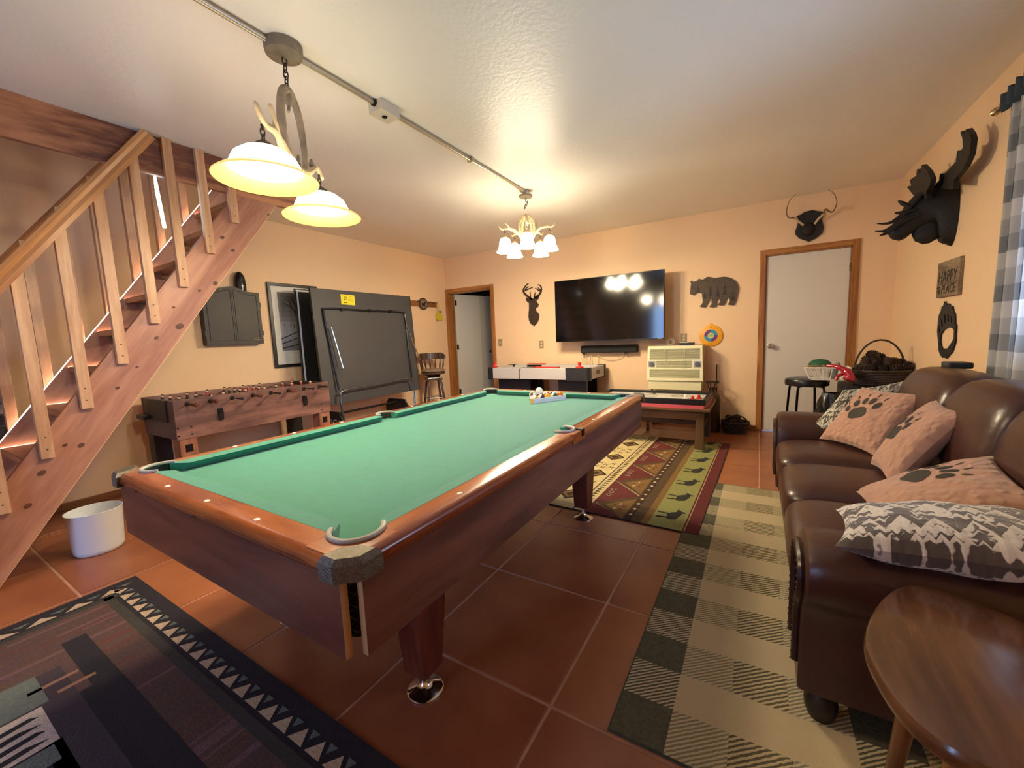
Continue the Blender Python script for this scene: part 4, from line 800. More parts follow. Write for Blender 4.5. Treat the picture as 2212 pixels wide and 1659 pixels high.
# outlets and switches
PLATE = mat('plate_brown', '#A08A68', .45)
for u, v, lab, nm in ((1081, 740, 'tan light switch plate next to the open doorway', 'light_switch'), (1170, 744, 'tan outlet plate below the deer head', 'wall_outlet'), (1477, 730, 'tan outlet plate above the heater', 'wall_outlet')):
    p = ony(u, v, D); o = thing(nm, lab, 'switch' if 'switch' in nm else 'outlet', (p.x, D, p.z))
    MB().box(-.036, .036, -.007, -.0005, -.058, .058, bev=.002).build('plate', PLATE, o)
    for dz in ((0,) if 'switch' in nm else (-.022, .022)): MB().box(-.012, .012, -.011, -.0071, dz - .013, dz + .013, bev=.001).build('insert', mat('plate_pale', '#D8C8A4', .4), o)
# toy target
tg = thing('toy_target', 'round yellow toy target with purple and blue quarters above the heater', 'target', (.881, D, 1.153))
Tt = Matrix.Translation((.881, D - .002, 1.153)) @ Matrix.Rotation(PI / 2, 4, 'X')
MB().lathe([(.128, 0), (.132, .006), (.13, .014), (.12, .018), (.003, .018)], seg=36, T=Tt).build('disc', mat('target_yellow', '#EFA51E', .4), tg, True, world=True)
for q_ in range(4):
    a0_ = PI / 2 * q_ + .1; pts = [(.075 * math.cos(a0_ + PI / 2 * k / 8), .075 * math.sin(a0_ + PI / 2 * k / 8)) for k in range(9)] + [(.037 * math.cos(a0_ + PI / 2 * k / 8), .037 * math.sin(a0_ + PI / 2 * k / 8)) for k in range(8, -1, -1)]
    outline([pts], lambda a, b, t: tuple(Tt @ Vector((a, b, .0182 + t))), .001).build('quarter', mat('target_purple', '#6E2A7A', .4) if q_ % 2 else mat('target_blue', '#2E8AB0', .4), tg, world=True)
MB().lathe([(.003, .0194), (.036, .0194)], seg=24, T=Tt, close=False).build('bullseye', mat('target_green', '#B4C878', .4), tg, True, world=True)
text_mb('100', .022, lambda a, b, t: (.881 + a, D - .0216 - t, 1.153 + b)).build('score_number', mat('target_ink', '#5A7A28', .5), tg, world=True)
for dz in (-.1, .1): MB().ball((.881, D - .021, 1.153 + dz), .008, 8, 6, (1, .3, 1)).build('screw', mat('target_orange', '#A84A12', .4), tg, True, world=True)
MB().lathe([(.018, 0), (.018, .006)], seg=16, T=Matrix.Translation((.881, D - .002, 1.29)) @ Matrix.Rotation(PI / 2, 4, 'X')).build('hanger', mat('target_yellow', '#EFA51E', .4), tg, world=True)
# horned skull plaque
sk = thing('horn_plaque', 'black wooden shield with two long curved horns above the white door', 'trophy', (1.826, D, 2.14))
shp = [(665, 650), (720, 630), (760, 600), (850, 578), (920, 592), (985, 600), (990, 640), (965, 690), (990, 780), (975, 850), (900, 910), (815, 955), (700, 915), (655, 870), (650, 830), (680, 740), (690, 690)]
outline([px_far(shp, 1600, 350, 5.53, D)], lambda a, b, t: (a, D - .001 - t, b), .02).build('shield', mat('plaque_black', '#1E1917', .5, var=.2, vscale=10), sk, world=True)
MB().ball((1.81, D - .03, 2.26), .06, 16, 12, (1, .6, 1.2)).build('skull_cap', mat('skull_dark', '#14110F', .7, bump=.4), sk, True, world=True)
HORN = mat('horn', '#7A5C3C', .4); HORNB = mat('horn_base', '#C8B496', .45)
P_ = lambda u, v, dy=.08: ony(1600 + u / 5.53, 350 + v / 5.53, D - dy)
for pts, base in (([(625, 665), (570, 660), (548, 600), (575, 480), (655, 385)], [(750, 755), (700, 715), (655, 678), (620, 665)]), ([(1015, 565), (1060, 590), (1105, 590), (1150, 480), (1110, 370), (1045, 335)], [(885, 740), (920, 690), (960, 650), (990, 620)])):
    MB().tube(catmull([P_(*base[0], .05), P_(*base[1], .07), P_(*base[2], .09), P_(*base[3], .11)], 4), .011, 8).build('horn_base', HORNB, sk, True, world=True)
    pp_ = catmull([P_(*base[3], .11)] + [P_(*p, .13) for p in pts], 5); n = len(pp_)
    MB().tube(pp_, [.0105 - .0085 * k / (n - 1) for k in range(n)], 8).build('horn', HORN, sk, True, world=True)
# ------------------------------------------------------------------ heater on casters and what lies on it
ht = thing('gas_heater', 'cream gas heater with louvred front and two dials on castors', 'heater', (.5, 4.83, 0))
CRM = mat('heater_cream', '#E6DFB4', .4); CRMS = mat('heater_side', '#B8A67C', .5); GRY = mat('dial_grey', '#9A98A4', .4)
hx0, hx1, hy = .18, .82, 4.71
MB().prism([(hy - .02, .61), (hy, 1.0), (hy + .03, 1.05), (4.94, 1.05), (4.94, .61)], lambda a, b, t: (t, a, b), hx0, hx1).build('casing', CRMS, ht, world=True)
ft = lambda z: hy - .02 + (z - .61) / .39 * .02
fp_ = MB().hexa([(hx0 - .008, ft(.615) - .012, .615), (hx1 + .008, ft(.615) - .012, .615), (hx1 + .008, ft(.615) - .001, .615), (hx0 - .008, ft(.615) - .001, .615)], [(hx0 + .006, ft(1.045) - .008, 1.045), (hx1 - .006, ft(1.045) - .008, 1.045), (hx1 - .006, ft(1.045) - .001, 1.045), (hx0 + .006, ft(1.045) - .001, 1.045)]).build('front_panel', CRM, ht, world=True)
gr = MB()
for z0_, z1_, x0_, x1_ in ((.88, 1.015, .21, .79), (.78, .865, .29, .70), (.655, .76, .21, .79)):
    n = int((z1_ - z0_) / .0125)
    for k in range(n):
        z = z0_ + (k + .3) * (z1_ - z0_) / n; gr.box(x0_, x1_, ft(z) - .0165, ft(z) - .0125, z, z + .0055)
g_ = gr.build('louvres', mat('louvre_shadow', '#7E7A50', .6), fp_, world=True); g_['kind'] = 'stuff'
for x in (.4, .62): MB().box(x - .003, x + .003, ft(.83) - .018, ft(.83) - .0166, .66, 1.01).build('louvre_post', CRM, fp_, world=True)
for x in (.235, .765):
    MB().box(x - .04, x + .04, ft(.82) - .0175, ft(.82) - .0125, .785, .86, bev=.003).build('dial_plate', GRY, fp_, world=True)
    MB().lathe([(.028, 0), (.026, .014), (.003, .016)], seg=18, T=Matrix.Translation((x, ft(.82) - .0176, .822)) @ Matrix.Rotation(PI / 2, 4, 'X')).build('dial', mat('dial_dark', '#5A5A62', .4), fp_, True, world=True)
MB().box(hx0 + .01, hx1 - .01, hy - .012, 4.94, .50, .609, bev=.004).build('lower_panel', CRM, ht, world=True)
for x in (.215, .785):
    MB().tube([(x, 4.6, .09), (x, 4.62, .12), (x, 4.74, .13), (x, 4.9, .12)], .012, 8).build('foot_bar', STEEL, ht, True, world=True)
    MB().box(x - .012, x + .012, 4.8, 4.83, .12, .4995).build('leg', CRM if x > .5 else STEEL, ht, world=True)
    for y in (4.57, 4.9):
        w = MB().lathe([(.01, -.012), (.04, -.01), (.04, .01), (.01, .012)], seg=18, T=Matrix.Translation((x, y, .04)) @ Matrix.Rotation(PI / 2, 4, 'Y')).build('castor', mat('castor_grey', '#5E5A50', .5), ht, True, world=True)
        MB().box(x - .017, x - .013, y - .01, y + .04, .035, .1).build('castor_fork', STEEL, w, world=True)
MB().tube(catmull([(.17, 4.9, .75), (.15, 4.93, .68), (.16, 4.94, .5)], 5), .004, 6).build('hose', mat('hose_tan', '#B08A58', .6), ht, True, world=True)
bx = thing('black_box', 'small black box with white cards lying on the heater', 'box', (.62, 4.85, 1.0505))
MB().box(-.08, .09, -.05, .05, 0, .028, bev=.003).build('case', BLACK, bx); MB().box(-.075, .03, -.04, .03, .0285, .034).build('card', mat('card_white', '#E6DEC8', .5), bx)
cc_ = MB()
for k in range(3): cc_.tube([(.42 + .035 * k * .3 + .035 * math.cos(t), 4.84 + .01 * k, 1.092 + (.034 + .003 * k) * math.sin(t)) for t in [2 * PI * i / 16 for i in range(16)]], .0032, 6, closed=True)
cc_.tube(catmull([(.45, 4.84, 1.058), (.4, 4.83, 1.055), (.34, 4.84, 1.056), (.3, 4.86, 1.07), (.27, 4.86, 1.062)], 5), .0032, 6)
tag(cc_.build('coiled_cable', mat('coil_white', '#EDE6CF', .5), None, True), 'coiled white cable lying on top of the heater', 'cable')
# ------------------------------------------------------------------ bench table with mini hockey game
bn = thing('bench_table', 'low dark wooden bench table behind the pool table', 'bench', (.35, 4.2, 0))
BNW = wood('bench_wood', '#3E2A1C', '#6E4C30', 'X', 8, .4, stretch=7); BNL = wood('bench_leg_wood', '#3A2818', '#6A4E32', 'Z', 8, .45)
MB().box(-.28, .985, 3.80, 4.58, .405, .432, bev=.005).build('top', BNW, bn, world=True)
for y in (3.86, 4.51): MB().box(-.2, .93, y - .012, y + .012, .31, .4045).build('apron', BNW, bn, world=True)
for x in (-.22, .89):
    for y in (3.87, 4.50):
        MB().hexa([(x - .045, y - .03, 0), (x + .045, y - .03, 0), (x + .045, y + .03, 0), (x - .045, y + .03, 0)], [(x - .03, y - .025, .4045), (x + .035, y - .025, .4045), (x + .035, y + .025, .4045), (x - .03, y + .025, .4045)]).build('leg', BNL, bn, world=True)
MB().box(-.2, .87, 4.165, 4.215, .19, .235).build('stretcher', BNW, bn, world=True)
for x in (-.22, .89): MB().box(x - .02, x + .02, 3.9, 4.47, .18, .24).build('cross_bar', BNW, bn, world=True)
tag(MB().prism([(-.15, 3.815), (.93, 3.83), (.955, 4.0), (.95, 4.5), (-.15, 4.5)], lambda a, b, t: (a, b, t), .4325, .462).build('pink_tray', mat('tray_pink', '#D05A6E', .45)), 'pink red plastic tray under the mini hockey game', 'tray')
mh = thing('mini_hockey_game', 'black framed tabletop hockey game with white rink on the bench table', 'hockey game', (.36, 4.15, .4625))
MB().box(-.2, .915, 3.875, 4.43, .4626, .492).build('rink', mat('rink_white', '#DDD8D0', .35), mh, world=True)
for a in ((-.225, .945, 3.85, 3.875), (-.225, .945, 4.43, 4.455), (-.225, -.2, 3.875, 4.43), (.915, .945, 3.875, 4.43)): MB().box(*a, .4626, .525, bev=.004).build('frame_bar', mat('game_black', '#131316', .35), mh, world=True)
for x, y in ((.33, 4.2), (.62, 4.25), (.05, 4.15)): MB().tube([(x + .07 * math.cos(t), y + .07 * math.sin(t), .4925) for t in [2 * PI * k / 20 for k in range(20)]], .003, 4, closed=True).build('rink_circle', mat('rink_ink', '#4A4440', .6), mh, world=True)
MB().tube([(.26, 4.4, .515), (.36, 4.32, .5)], .005, 6).build('puck_stick', BLACK, mh, world=True)
for x, y, m, lab in ((.80, 4.02, REDM, 'red mini striker on the rink close to the pink tray corner'), (.85, 4.12, REDM, 'red mini striker on the rink by the game end bar'), (.72, 4.1, mat('striker_white', '#F0ECE4', .35), 'white mini striker on the rink beside the red ones')):
    s = thing('mini_striker', lab, 'striker', (x, y, .4925), 0, 'mini strikers'); MB().lathe([(.032, 0), (.032, .01), (.024, .014)], seg=18).build('base', m, s, True); MB().ball((0, 0, .028), .017, 12, 8).build('knob', m, s, True)
# ------------------------------------------------------------------ canister, rod, floor basket
cn = thing('metal_canister', 'old dark metal canister with a ring handle in front of the heater end', 'canister', (.925, 4.77, 0))
CANM = mat('old_brass', '#4E3F30', .45, .7, var=.3, vscale=12)
MB().lathe([(.085, 0), (.088, .02), (.088, .40), (.08, .44), (.05, .475), (.03, .49), (.028, .53), (.034, .54), (.003, .542)], seg=28).build('body', CANM, cn, True)
MB().tube([(.07 * math.cos(t), .07 * math.sin(t), .60) for t in [2 * PI * k / 20 for k in range(20)]], .007, 7, closed=True).build('ring_handle', CANM, cn, True)
for k in range(4):
    a = PI / 2 * k + .5; MB().tube([(.03 * math.cos(a), .03 * math.sin(a), .50), (.05 * math.cos(a), .05 * math.sin(a), .55), (.07 * math.cos(a), .07 * math.sin(a), .60)], .006, 6).build('handle_strut', CANM, cn, True)
tag(MB().tube([(.97, 4.9, .0), (.955, 4.93, .8)], .006, 8).build('fire_poker', STEEL, None, True), 'thin dark metal rod leaning on the wall behind the canister', 'poker')
# ------------------------------------------------------------------ baskets and pine cones
CONE = mat('pine_cone', '#4A392F', .8, var=.35, vscale=60)
def cone_mesh():
    b = MB(); b.ball((0, 0, 0), .026, 10, 8, (1, 1, 1.4)); n = 70
    for i in range(n):
        t = (i + .5) / n; z = (1 - 2 * t) * .04; rr = .03 * math.sqrt(max(0, 1 - (1 - 2 * t) ** 2)) + .004; a = i * 2.39996
        d = Vector((math.cos(a), math.sin(a), .5)).normalized(); w = Vector((-math.sin(a), math.cos(a), 0)); c = Vector((math.cos(a) * rr * .8, math.sin(a) * rr * .8, z)); u = d.cross(w)
        b.add([c + w * .009, c - w * .009, c + d * .016 + w * .006, c + d * .016 - w * .006, c + u * .006, c + d * .012 + u * .005], [(0, 2, 3, 1), (0, 1, 4), (2, 5, 3), (0, 4, 5, 2), (1, 3, 5, 4)])
    return b.mesh('pine_cone', CONE)
cone_me = cone_mesh()
def cone(loc, sc, lab, grp):
    o = bpy.data.objects.new('pine_cone', cone_me); col.objects.link(o); o.location = loc; o.scale = (sc, sc, sc); r = random.Random(int(loc[0] * 1e4 + loc[2] * 1e3)); o.rotation_euler = (r.uniform(-1.5, 1.5), r.uniform(-1.5, 1.5), r.uniform(0, 6)); return tag(o, lab, 'pine cone', grp)
WICK = mat('wicker_dark', '#3A2E26', .7, var=.4, vscale=70)
def wicker(name, label, loc, r0, r1, h, rx=1, hh=.2, hax=0):
    t = thing(name, label, 'basket', loc)
    nz = max(4, int(h / .016))
    for k in range(nz):
        z = h * (k + .5) / nz; r = lerp(r0, r1, (k + .5) / nz)
        MB().tube([((r + .004 * (-1) ** (i + k)) * math.cos(2 * PI * i / 32) * rx, (r + .004 * (-1) ** (i + k)) * math.sin(2 * PI * i / 32), z) for i in range(32)], h / nz * .55, 5, closed=True).build('weave', WICK, t, True)
    MB().lathe([(.002, .003), (r0, .003), (r0, .01), (.002, .01)], seg=24, T=Matrix.Scale(rx, 4, (1, 0, 0))).build('bottom', WICK, t)
    MB().tube([(r1 * 1.02 * math.cos(2 * PI * i / 32) * rx, r1 * 1.02 * math.sin(2 * PI * i / 32), h) for i in range(32)], .009, 6, closed=True).build('rim', WICK, t, True)
    c, s = math.cos(hax), math.sin(hax)
    MB().tube([(r1 * math.cos(a) * c * rx * (.9 if name == 'pinecone_basket' else 1), r1 * math.cos(a) * s, h - .03 + hh * math.sin(a)) for a in [PI * k / 18 for k in range(19)]], .008, 7).build('handle', WICK, t, True)
    return t
wicker('twig_basket', 'dark twig basket of pine cones on the floor beside the white door', (1.17, 4.8, 0), .11, .145, .13, 1, .10, .5)
for k, (dx, dy, dz) in enumerate(((-.05, -.02, .13), (.05, .0, .13), (0, .05, .135), (-.02, -.07, .125), (-.06, .05, .16), (.02, -.0, .18))): cone((1.17 + dx, 4.8 + dy, dz), 1.0, 'dark pine cone in the twig basket on the floor', 'pine cones in the floor basket')
for k in range(10):
    a = k * .63; MB().tube(catmull([(1.17 + .14 * math.cos(a), 4.8 + .14 * math.sin(a), .03 + .01 * k), (1.17 + .155 * math.cos(a + .3), 4.8 + .155 * math.sin(a + .3), .08), (1.17 + .15 * math.cos(a + .7), 4.8 + .15 * math.sin(a + .7), .12)], 4), .0025, 5).build('loose_twig', mat('twig_grey', '#5A5048', .8), bpy.data.objects['twig_basket'], world=True)
# stool with things on it
sto = thing('bar_stool', 'round black vinyl stool with dark chrome legs behind the sofa arm', 'stool', (1.80, 4.28, 0))
VIN = mat('black_vinyl', '#121214', .3)
MB().lathe([(.16, .645), (.178, .65), (.182, .69), (.175, .71), (.15, .718), (.005, .72)], seg=32).build('seat', VIN, sto, True)
for k in range(4):
    a = PI / 4 + PI / 2 * k + .25; c, s = math.cos(a), math.sin(a)
    MB().tube(catmull([(c * .09, s * .09, .64), (c * .135, s * .135, .638), (c * .155, s * .155, .60), (c * .175, s * .175, .3), (c * .195, s * .195, .0)], 5), .011, 8).build('leg', mat('dark_chrome', '#3A3A3E', .15, 1), sto, True)
MB().tube([(.18 * math.cos(2 * PI * i / 24), .18 * math.sin(2 * PI * i / 24), .22) for i in range(24)], .008, 6, closed=True).build('foot_ring', CHROME, sto, True)
bxs = tag(MB().box(2.06, 2.50, 4.0, 4.46, 0, .672, bev=.015).build('black_cabinet', mat('cab_black', '#141416', .6)), 'black box cabinet in the corner under the pine cone basket', 'cabinet')
bag = thing('black_bag', 'crumpled black plastic bag hanging below the white basket', 'bag', (1.955, 3.97, .2))
def bagf(u, v, s):
    a = 2 * PI * u; r = .085 * (1 + .12 * math.sin(5 * a + 9 * v) + .08 * math.sin(9 * a - 5 * v)) * (.75 + .5 * math.sin(PI * min(1, v * .9 + .08)))
    return (1.96 + r * math.cos(a), 3.96 + r * .8 * math.sin(a), .22 + .40 * v)
grid_obj('sack', bagf, 32, 14, mat('bag_black', '#161616', .3), bag)
MB().lathe([(.002, .221), (.06, .221)], (1.96, 3.96, 0), 16, close=False).build('sack_bottom', mat('bag_black', '#161616', .3), bag, world=True)
pb = wicker('pinecone_basket', 'large dark basket heaped with pine cones in the room corner', (2.32, 4.22, .675), .15, .185, .13, 1.1, .30, .15)
spots = [(-.15, -.05, .14), (-.08, -.09, .145), (0, -.1, .14), (.09, -.09, .14), (.16, -.04, .14), (-.1, .04, .15), (0, 0, .15), (.1, .03, .15), (.05, .1, .14), (-.06, .11, .14), (-.11, -.04, .2), (-.04, -.06, .21), (.04, -.05, .2), (-.07, .03, .22), (.11, -.02, .2), (0, .03, .23), (-.05, -.02, .265), (.15, .03, .19), (.19, -.03, .17), (.2, .03, .15)]
for dx, dy, dz in spots: cone((2.32 + dx * .92, 4.22 + dy, .675 + dz), 1.1, 'dark pine cone heaped in the large corner basket', 'pine cones in the corner basket')
# white plastic basket
wb_ = thing('plastic_basket', 'white slatted plastic basket of odds and ends on the black stool', 'basket', (1.93, 4.12, .7215))
WPL = mat('basket_white', '#E6E4DC', .35)
bl = [(-.12, -.075), (.12, -.075), (.12, .075), (-.12, .075)]; tl = [(-.165, -.105), (.165, -.105), (.165, .105), (-.165, .105)]
MB().tube([(x, y, .115) for x, y in tl], .008, 6, closed=True).build('rim', WPL, wb_); MB().tube([(x, y, .006) for x, y in bl], .006, 6, closed=True).build('base_rim', WPL, wb_); MB().box(-.12, .12, -.075, .075, .0, .004).build('base', WPL, wb_)
for i in range(4):
    a, b = bl[i], bl[(i + 1) % 4]; c, d = tl[i], tl[(i + 1) % 4]; n = 5 if i % 2 == 0 else 3
    for k in range(n):
        t = k / n; MB().tube([(lerp(a[0], b[0], t), lerp(a[1], b[1], t), .006), (lerp(c[0], d[0], t), lerp(c[1], d[1], t), .115)], .005, 6).build('slat', WPL, wb_)
rs_ = thing('red_hair_dryer', 'shiny red plastic dryer hanging out of the white basket', 'dryer', (2.0, 4.0, .75))
REDG = mat('dryer_red', '#A81830', .2, coat=.4)
MB().tube(catmull([(1.93, 4.06, .855), (1.99, 4.02, .85), (2.05, 3.99, .82), (2.08, 3.97, .77), (2.07, 3.96, .73)], 5), [.018] * 6 + [.024] * 5 + [.034] * 5 + [.042] * 3 + [.044, .03], 14).build('barrel', REDG, rs_, True, world=True)
MB().tube(catmull([(2.05, 3.98, .80), (2.0, 3.975, .77), (1.985, 3.97, .73)], 4), .014, 10).build('handle', REDG, rs_, True, world=True)
cp_ = thing('green_cap', 'green and tan cap lying across the white basket', 'cap', (1.87, 4.2, .845))
MB().grid(lambda u, v: Vector((1.89 + .09 * math.cos(2 * PI * u) * math.cos(v * 1.5), 4.2 + .075 * math.sin(2 * PI * u) * math.cos(v * 1.5), .85 + .06 * math.sin(v * 1.5))), 20, 7, True).build('crown', mat('cap_green', '#1E5A3C', .7), cp_, True, world=True)
MB().prism([(1.75, 4.10), (1.79, 4.07), (1.88, 4.13), (1.92, 4.12), (1.90, 4.19), (1.82, 4.22)], lambda a, b, t: (a, b, t + (a - 1.75) * .1 - .002), .838, .845).build('brim', mat('cap_tan', '#B48A58', .7), cp_, world=True)
tag(MB().tube(catmull([(1.99, 4.2, .73), (2.0, 4.2, .80), (2.02, 4.2, .86), (2.03, 4.21, .875)], 4), [.03] * 6 + [.022] * 4 + [.01, .006, .004], 10).build('grey_glove', mat('glove_grey', '#7A8078', .8, var=.3, vscale=40), None, True), 'grey cloth glove standing in the white basket', 'glove')
# ------------------------------------------------------------------ sofa
sf = thing('sofa', 'three seat brown leather sofa with rolled arms and nailhead trim', 'sofa', (2.0, 1.86, 0))
LEA = mat('brown_leather', '#40251F', .32, var=.12, vscale=7, bump=.12, bscale=35, spec=.5)
sy0, sy1 = .79, 2.945
MB().box(1.555, 2.45, sy0 + .03, sy1 - .03, .10, .30, bev=.02).build('base', LEA, sf, world=True)
def cushion_f(x0, x1, y0, y1, z0, z1, puff, n=14):
    def f(u, v, s):
        a = u * 2 - 1; b = v * 2 - 1; e = (1 - a ** 8) * (1 - b ** 8)
        return (0, 0, 0)
    b = MB(); cx_, cy_, cz_ = (x0 + x1) / 2, (y0 + y1) / 2, (z0 + z1) / 2; hx, hy_, hz = (x1 - x0) / 2, (y1 - y0) / 2, (z1 - z0) / 2
    nu, nv = 28, 18
    def g(u, v):
        th = 2 * PI * u; ph = PI * (v - .5)
        sg = lambda w, e: math.copysign(abs(w) ** e, w)
        cx, sx, cz, sz = sg(math.cos(th), .3), sg(math.sin(th), .3), sg(math.cos(ph), .35), sg(math.sin(ph), .5)
        p = Vector((cx * cz * hx, sx * cz * hy_, sz * hz)); r = (1 - (p.x / hx) ** 2) * (1 - (p.y / hy_) ** 2)
        if p.z > 0: p.z += puff * max(0, r) ** .5
        return Vector((cx_, cy_, cz_)) + p
    b.grid(g, nu, nv, True); return b
ysp = [1.015, 1.573, 2.131, 2.69]
for a, b_ in zip(ysp, ysp[1:]):
    cushion_f(1.50, 2.16, a + .003, b_ - .003, .27, .47, .03).build('seat_cushion', LEA, sf, True, world=True)
    MB().box(1.53, 1.56, a, b_, .12, .29, bev=.01).build('front_rail', LEA, sf, world=True)
def back_f(y0, y1):
    b = MB(); hy_ = (y1 - y0) / 2; cy_ = (y0 + y1) / 2
    def g(u, v):
        th = 2 * PI * u; sg = lambda w, e: math.copysign(abs(w) ** e, w); ph = PI * (v - .5)
        px = sg(math.cos(th), .6) * .135; pz = sg(math.sin(th), .55) * .265; cz = abs(math.cos(ph)) ** .3; py = sg(math.sin(ph), .5) * hy_
        z = .70 + pz * cz; x = 2.245 + px * cz + (z - .70) * .20
        return Vector((x, cy_ + py, z))
    b.grid(g, 26, 16, True); return b
yb_ = [.93, 1.58, 2.14, 2.86]
for a, b_ in zip(yb_, yb_[1:]): back_f(a, b_).build('back_cushion', LEA, sf, True, world=True)
MB().box(2.34, 2.41, sy0 + .03, sy1 - .03, .1, .80, bev=.03).build('back_frame', LEA, sf, world=True)
def arm(yo, sg_):
    prof = [(0.03, .10), (.02, .30), (-.01, .40), (-.06, .455), (-.085, .52), (-.075, .575), (-.03, .605), (.05, .612), (.13, .60), (.19, .57), (.225, .52), (.238, .44), (.235, .30), (.235, .10)]
    b = MB(); n = len(prof); c = Vector((.115, .40)); xs = [(1.515, .86), (1.522, .94), (1.545, .985), (1.60, 1), (2.05, 1), (2.36, .97)]
    pr = catmull([Vector((p[0], p[1], 0)) for p in prof], 3); n = len(pr); vs_ = []
    for x, k in xs:
        for p in pr: q_ = Vector((p.x, p.y)).lerp(c, 1 - k) if p.y > .2 else Vector((lerp(c.x, p.x, k), p.y)); vs_.append((x, yo + sg_ * q_.x, q_.y))
    fs = [tuple(range(n))[::-1], tuple((len(xs) - 1) * n + i for i in range(n))] + [(r * n + i, r * n + i + 1, (r + 1) * n + i + 1, (r + 1) * n + i) for r in range(len(xs) - 1) for i in range(n - 1)]
    o = b.add(vs_, fs).build('arm', LEA, sf, True, world=True)
    fp2 = [Vector((p.x, p.y)).lerp(c, .28) for p in pr]
    pts = [(1.508, yo + sg_ * p.x, max(p.y, .12)) for p in fp2]
    MB().tube(pts, .012, 8).build('front_scroll', mat('dark_leather_trim', '#2E1A16', .3), o, True, world=True)
    nl = catmull([Vector(p) for p in pts], 3)
    d = 0; last = None
    for p in nl:
        if last is None or (p - last).length > .019:
            MB().ball(p + Vector((-.0105, 0, 0)), .0042, 6, 4).build('nailhead', mat('nail_bronze', '#6A5038', .35, .8), o, True, world=True); last = p
arm(sy0, 1); arm(sy1, -1)
for x in (1.58, 2.4):
    for y in (sy0 + .07, sy1 - .07): MB().lathe([(.03, .0), (.042, .03), (.045, .06), (.035, .0995)], (x, y, 0), 16).build('foot', mat('sofa_foot', '#1C1210', .35), sf, True, world=True)
# ------------------------------------------------------------------ pillows
def aztec(name, c1, c2, nsc=26, nam=.9):
    m, nt, b, N, Mt = nodes(name); tc = N('ShaderNodeTexCoord'); sp = N('ShaderNodeSeparateXYZ'); L = nt.links.new; L(tc.outputs['UV'], sp.inputs[0])
    ns = N('ShaderNodeTexNoise'); ns.inputs['Scale'].default_value = nsc; ns.inputs['Detail'].default_value = 3; L(tc.outputs['UV'], ns.inputs['Vector'])
    u, v = sp.outputs[0], sp.outputs[1]
    tri = Mt('PINGPONG', Mt('MULTIPLY', u, 7.0), .5); ph = Mt('ADD', Mt('MULTIPLY', v, 3.0), Mt('MULTIPLY', tri, 1.1)); fr = Mt('FRACT', ph)
    tri2 = Mt('PINGPONG', Mt('MULTIPLY', u, 21.0), .5); f2 = Mt('FRACT', Mt('ADD', Mt('MULTIPLY', v, 9.0), tri2))
    mixv = Mt('ADD', Mt('MULTIPLY', fr, .6), Mt('MULTIPLY', f2, .45)); mixv = Mt('ADD', mixv, Mt('MULTIPLY', Mt('SUBTRACT', ns.outputs['Fac'], .5), nam))
    r = N('ShaderNodeValToRGB'); r.color_ramp.elements[0].position = .48; r.color_ramp.elements[1].position = .56; r.color_ramp.elements[0].color = srgb(c1); r.color_ramp.elements[1].color = srgb(c2)
    L(mixv, r.inputs['Fac']); L(r.outputs['Color'], b.inputs['Base Color']); b.inputs['Sheen Weight'].default_value = .4
    bp = N('ShaderNodeBump'); bp.inputs['Strength'].default_value = .5; bp.inputs['Distance'].default_value = .008; L(mixv, bp.inputs['Height']); L(bp.outputs['Normal'], b.inputs['Normal']); return m
def quilted(name, c):
    m, nt, b, N, Mt = nodes(name); tc = N('ShaderNodeTexCoord'); L = nt.links.new; vo = N('ShaderNodeTexVoronoi', feature='SMOOTH_F1'); vo.inputs['Scale'].default_value = 17; L(tc.outputs['UV'], vo.inputs['Vector'])
    b.inputs['Base Color'].default_value = srgb(c); bp = N('ShaderNodeBump'); bp.invert = True; bp.inputs['Strength'].default_value = .5; bp.inputs['Distance'].default_value = .02; L(vo.outputs['Distance'], bp.inputs['Height']); L(bp.outputs['Normal'], b.inputs['Normal']); b.inputs['Sheen Weight'].default_value = .3; return m
TAN = quilted('tan_quilt', '#B98C74'); AZ = aztec('aztec_fleece', '#5E5648', '#D9D2BE'); AZ2 = aztec('aztec_fleece_brown', '#4E423C', '#CFC6BC', 8, 2.2)
INKP = mat('paw_ink', '#3A332C', .8)
def at(u, v, t): return CP + ray(u, v) * t
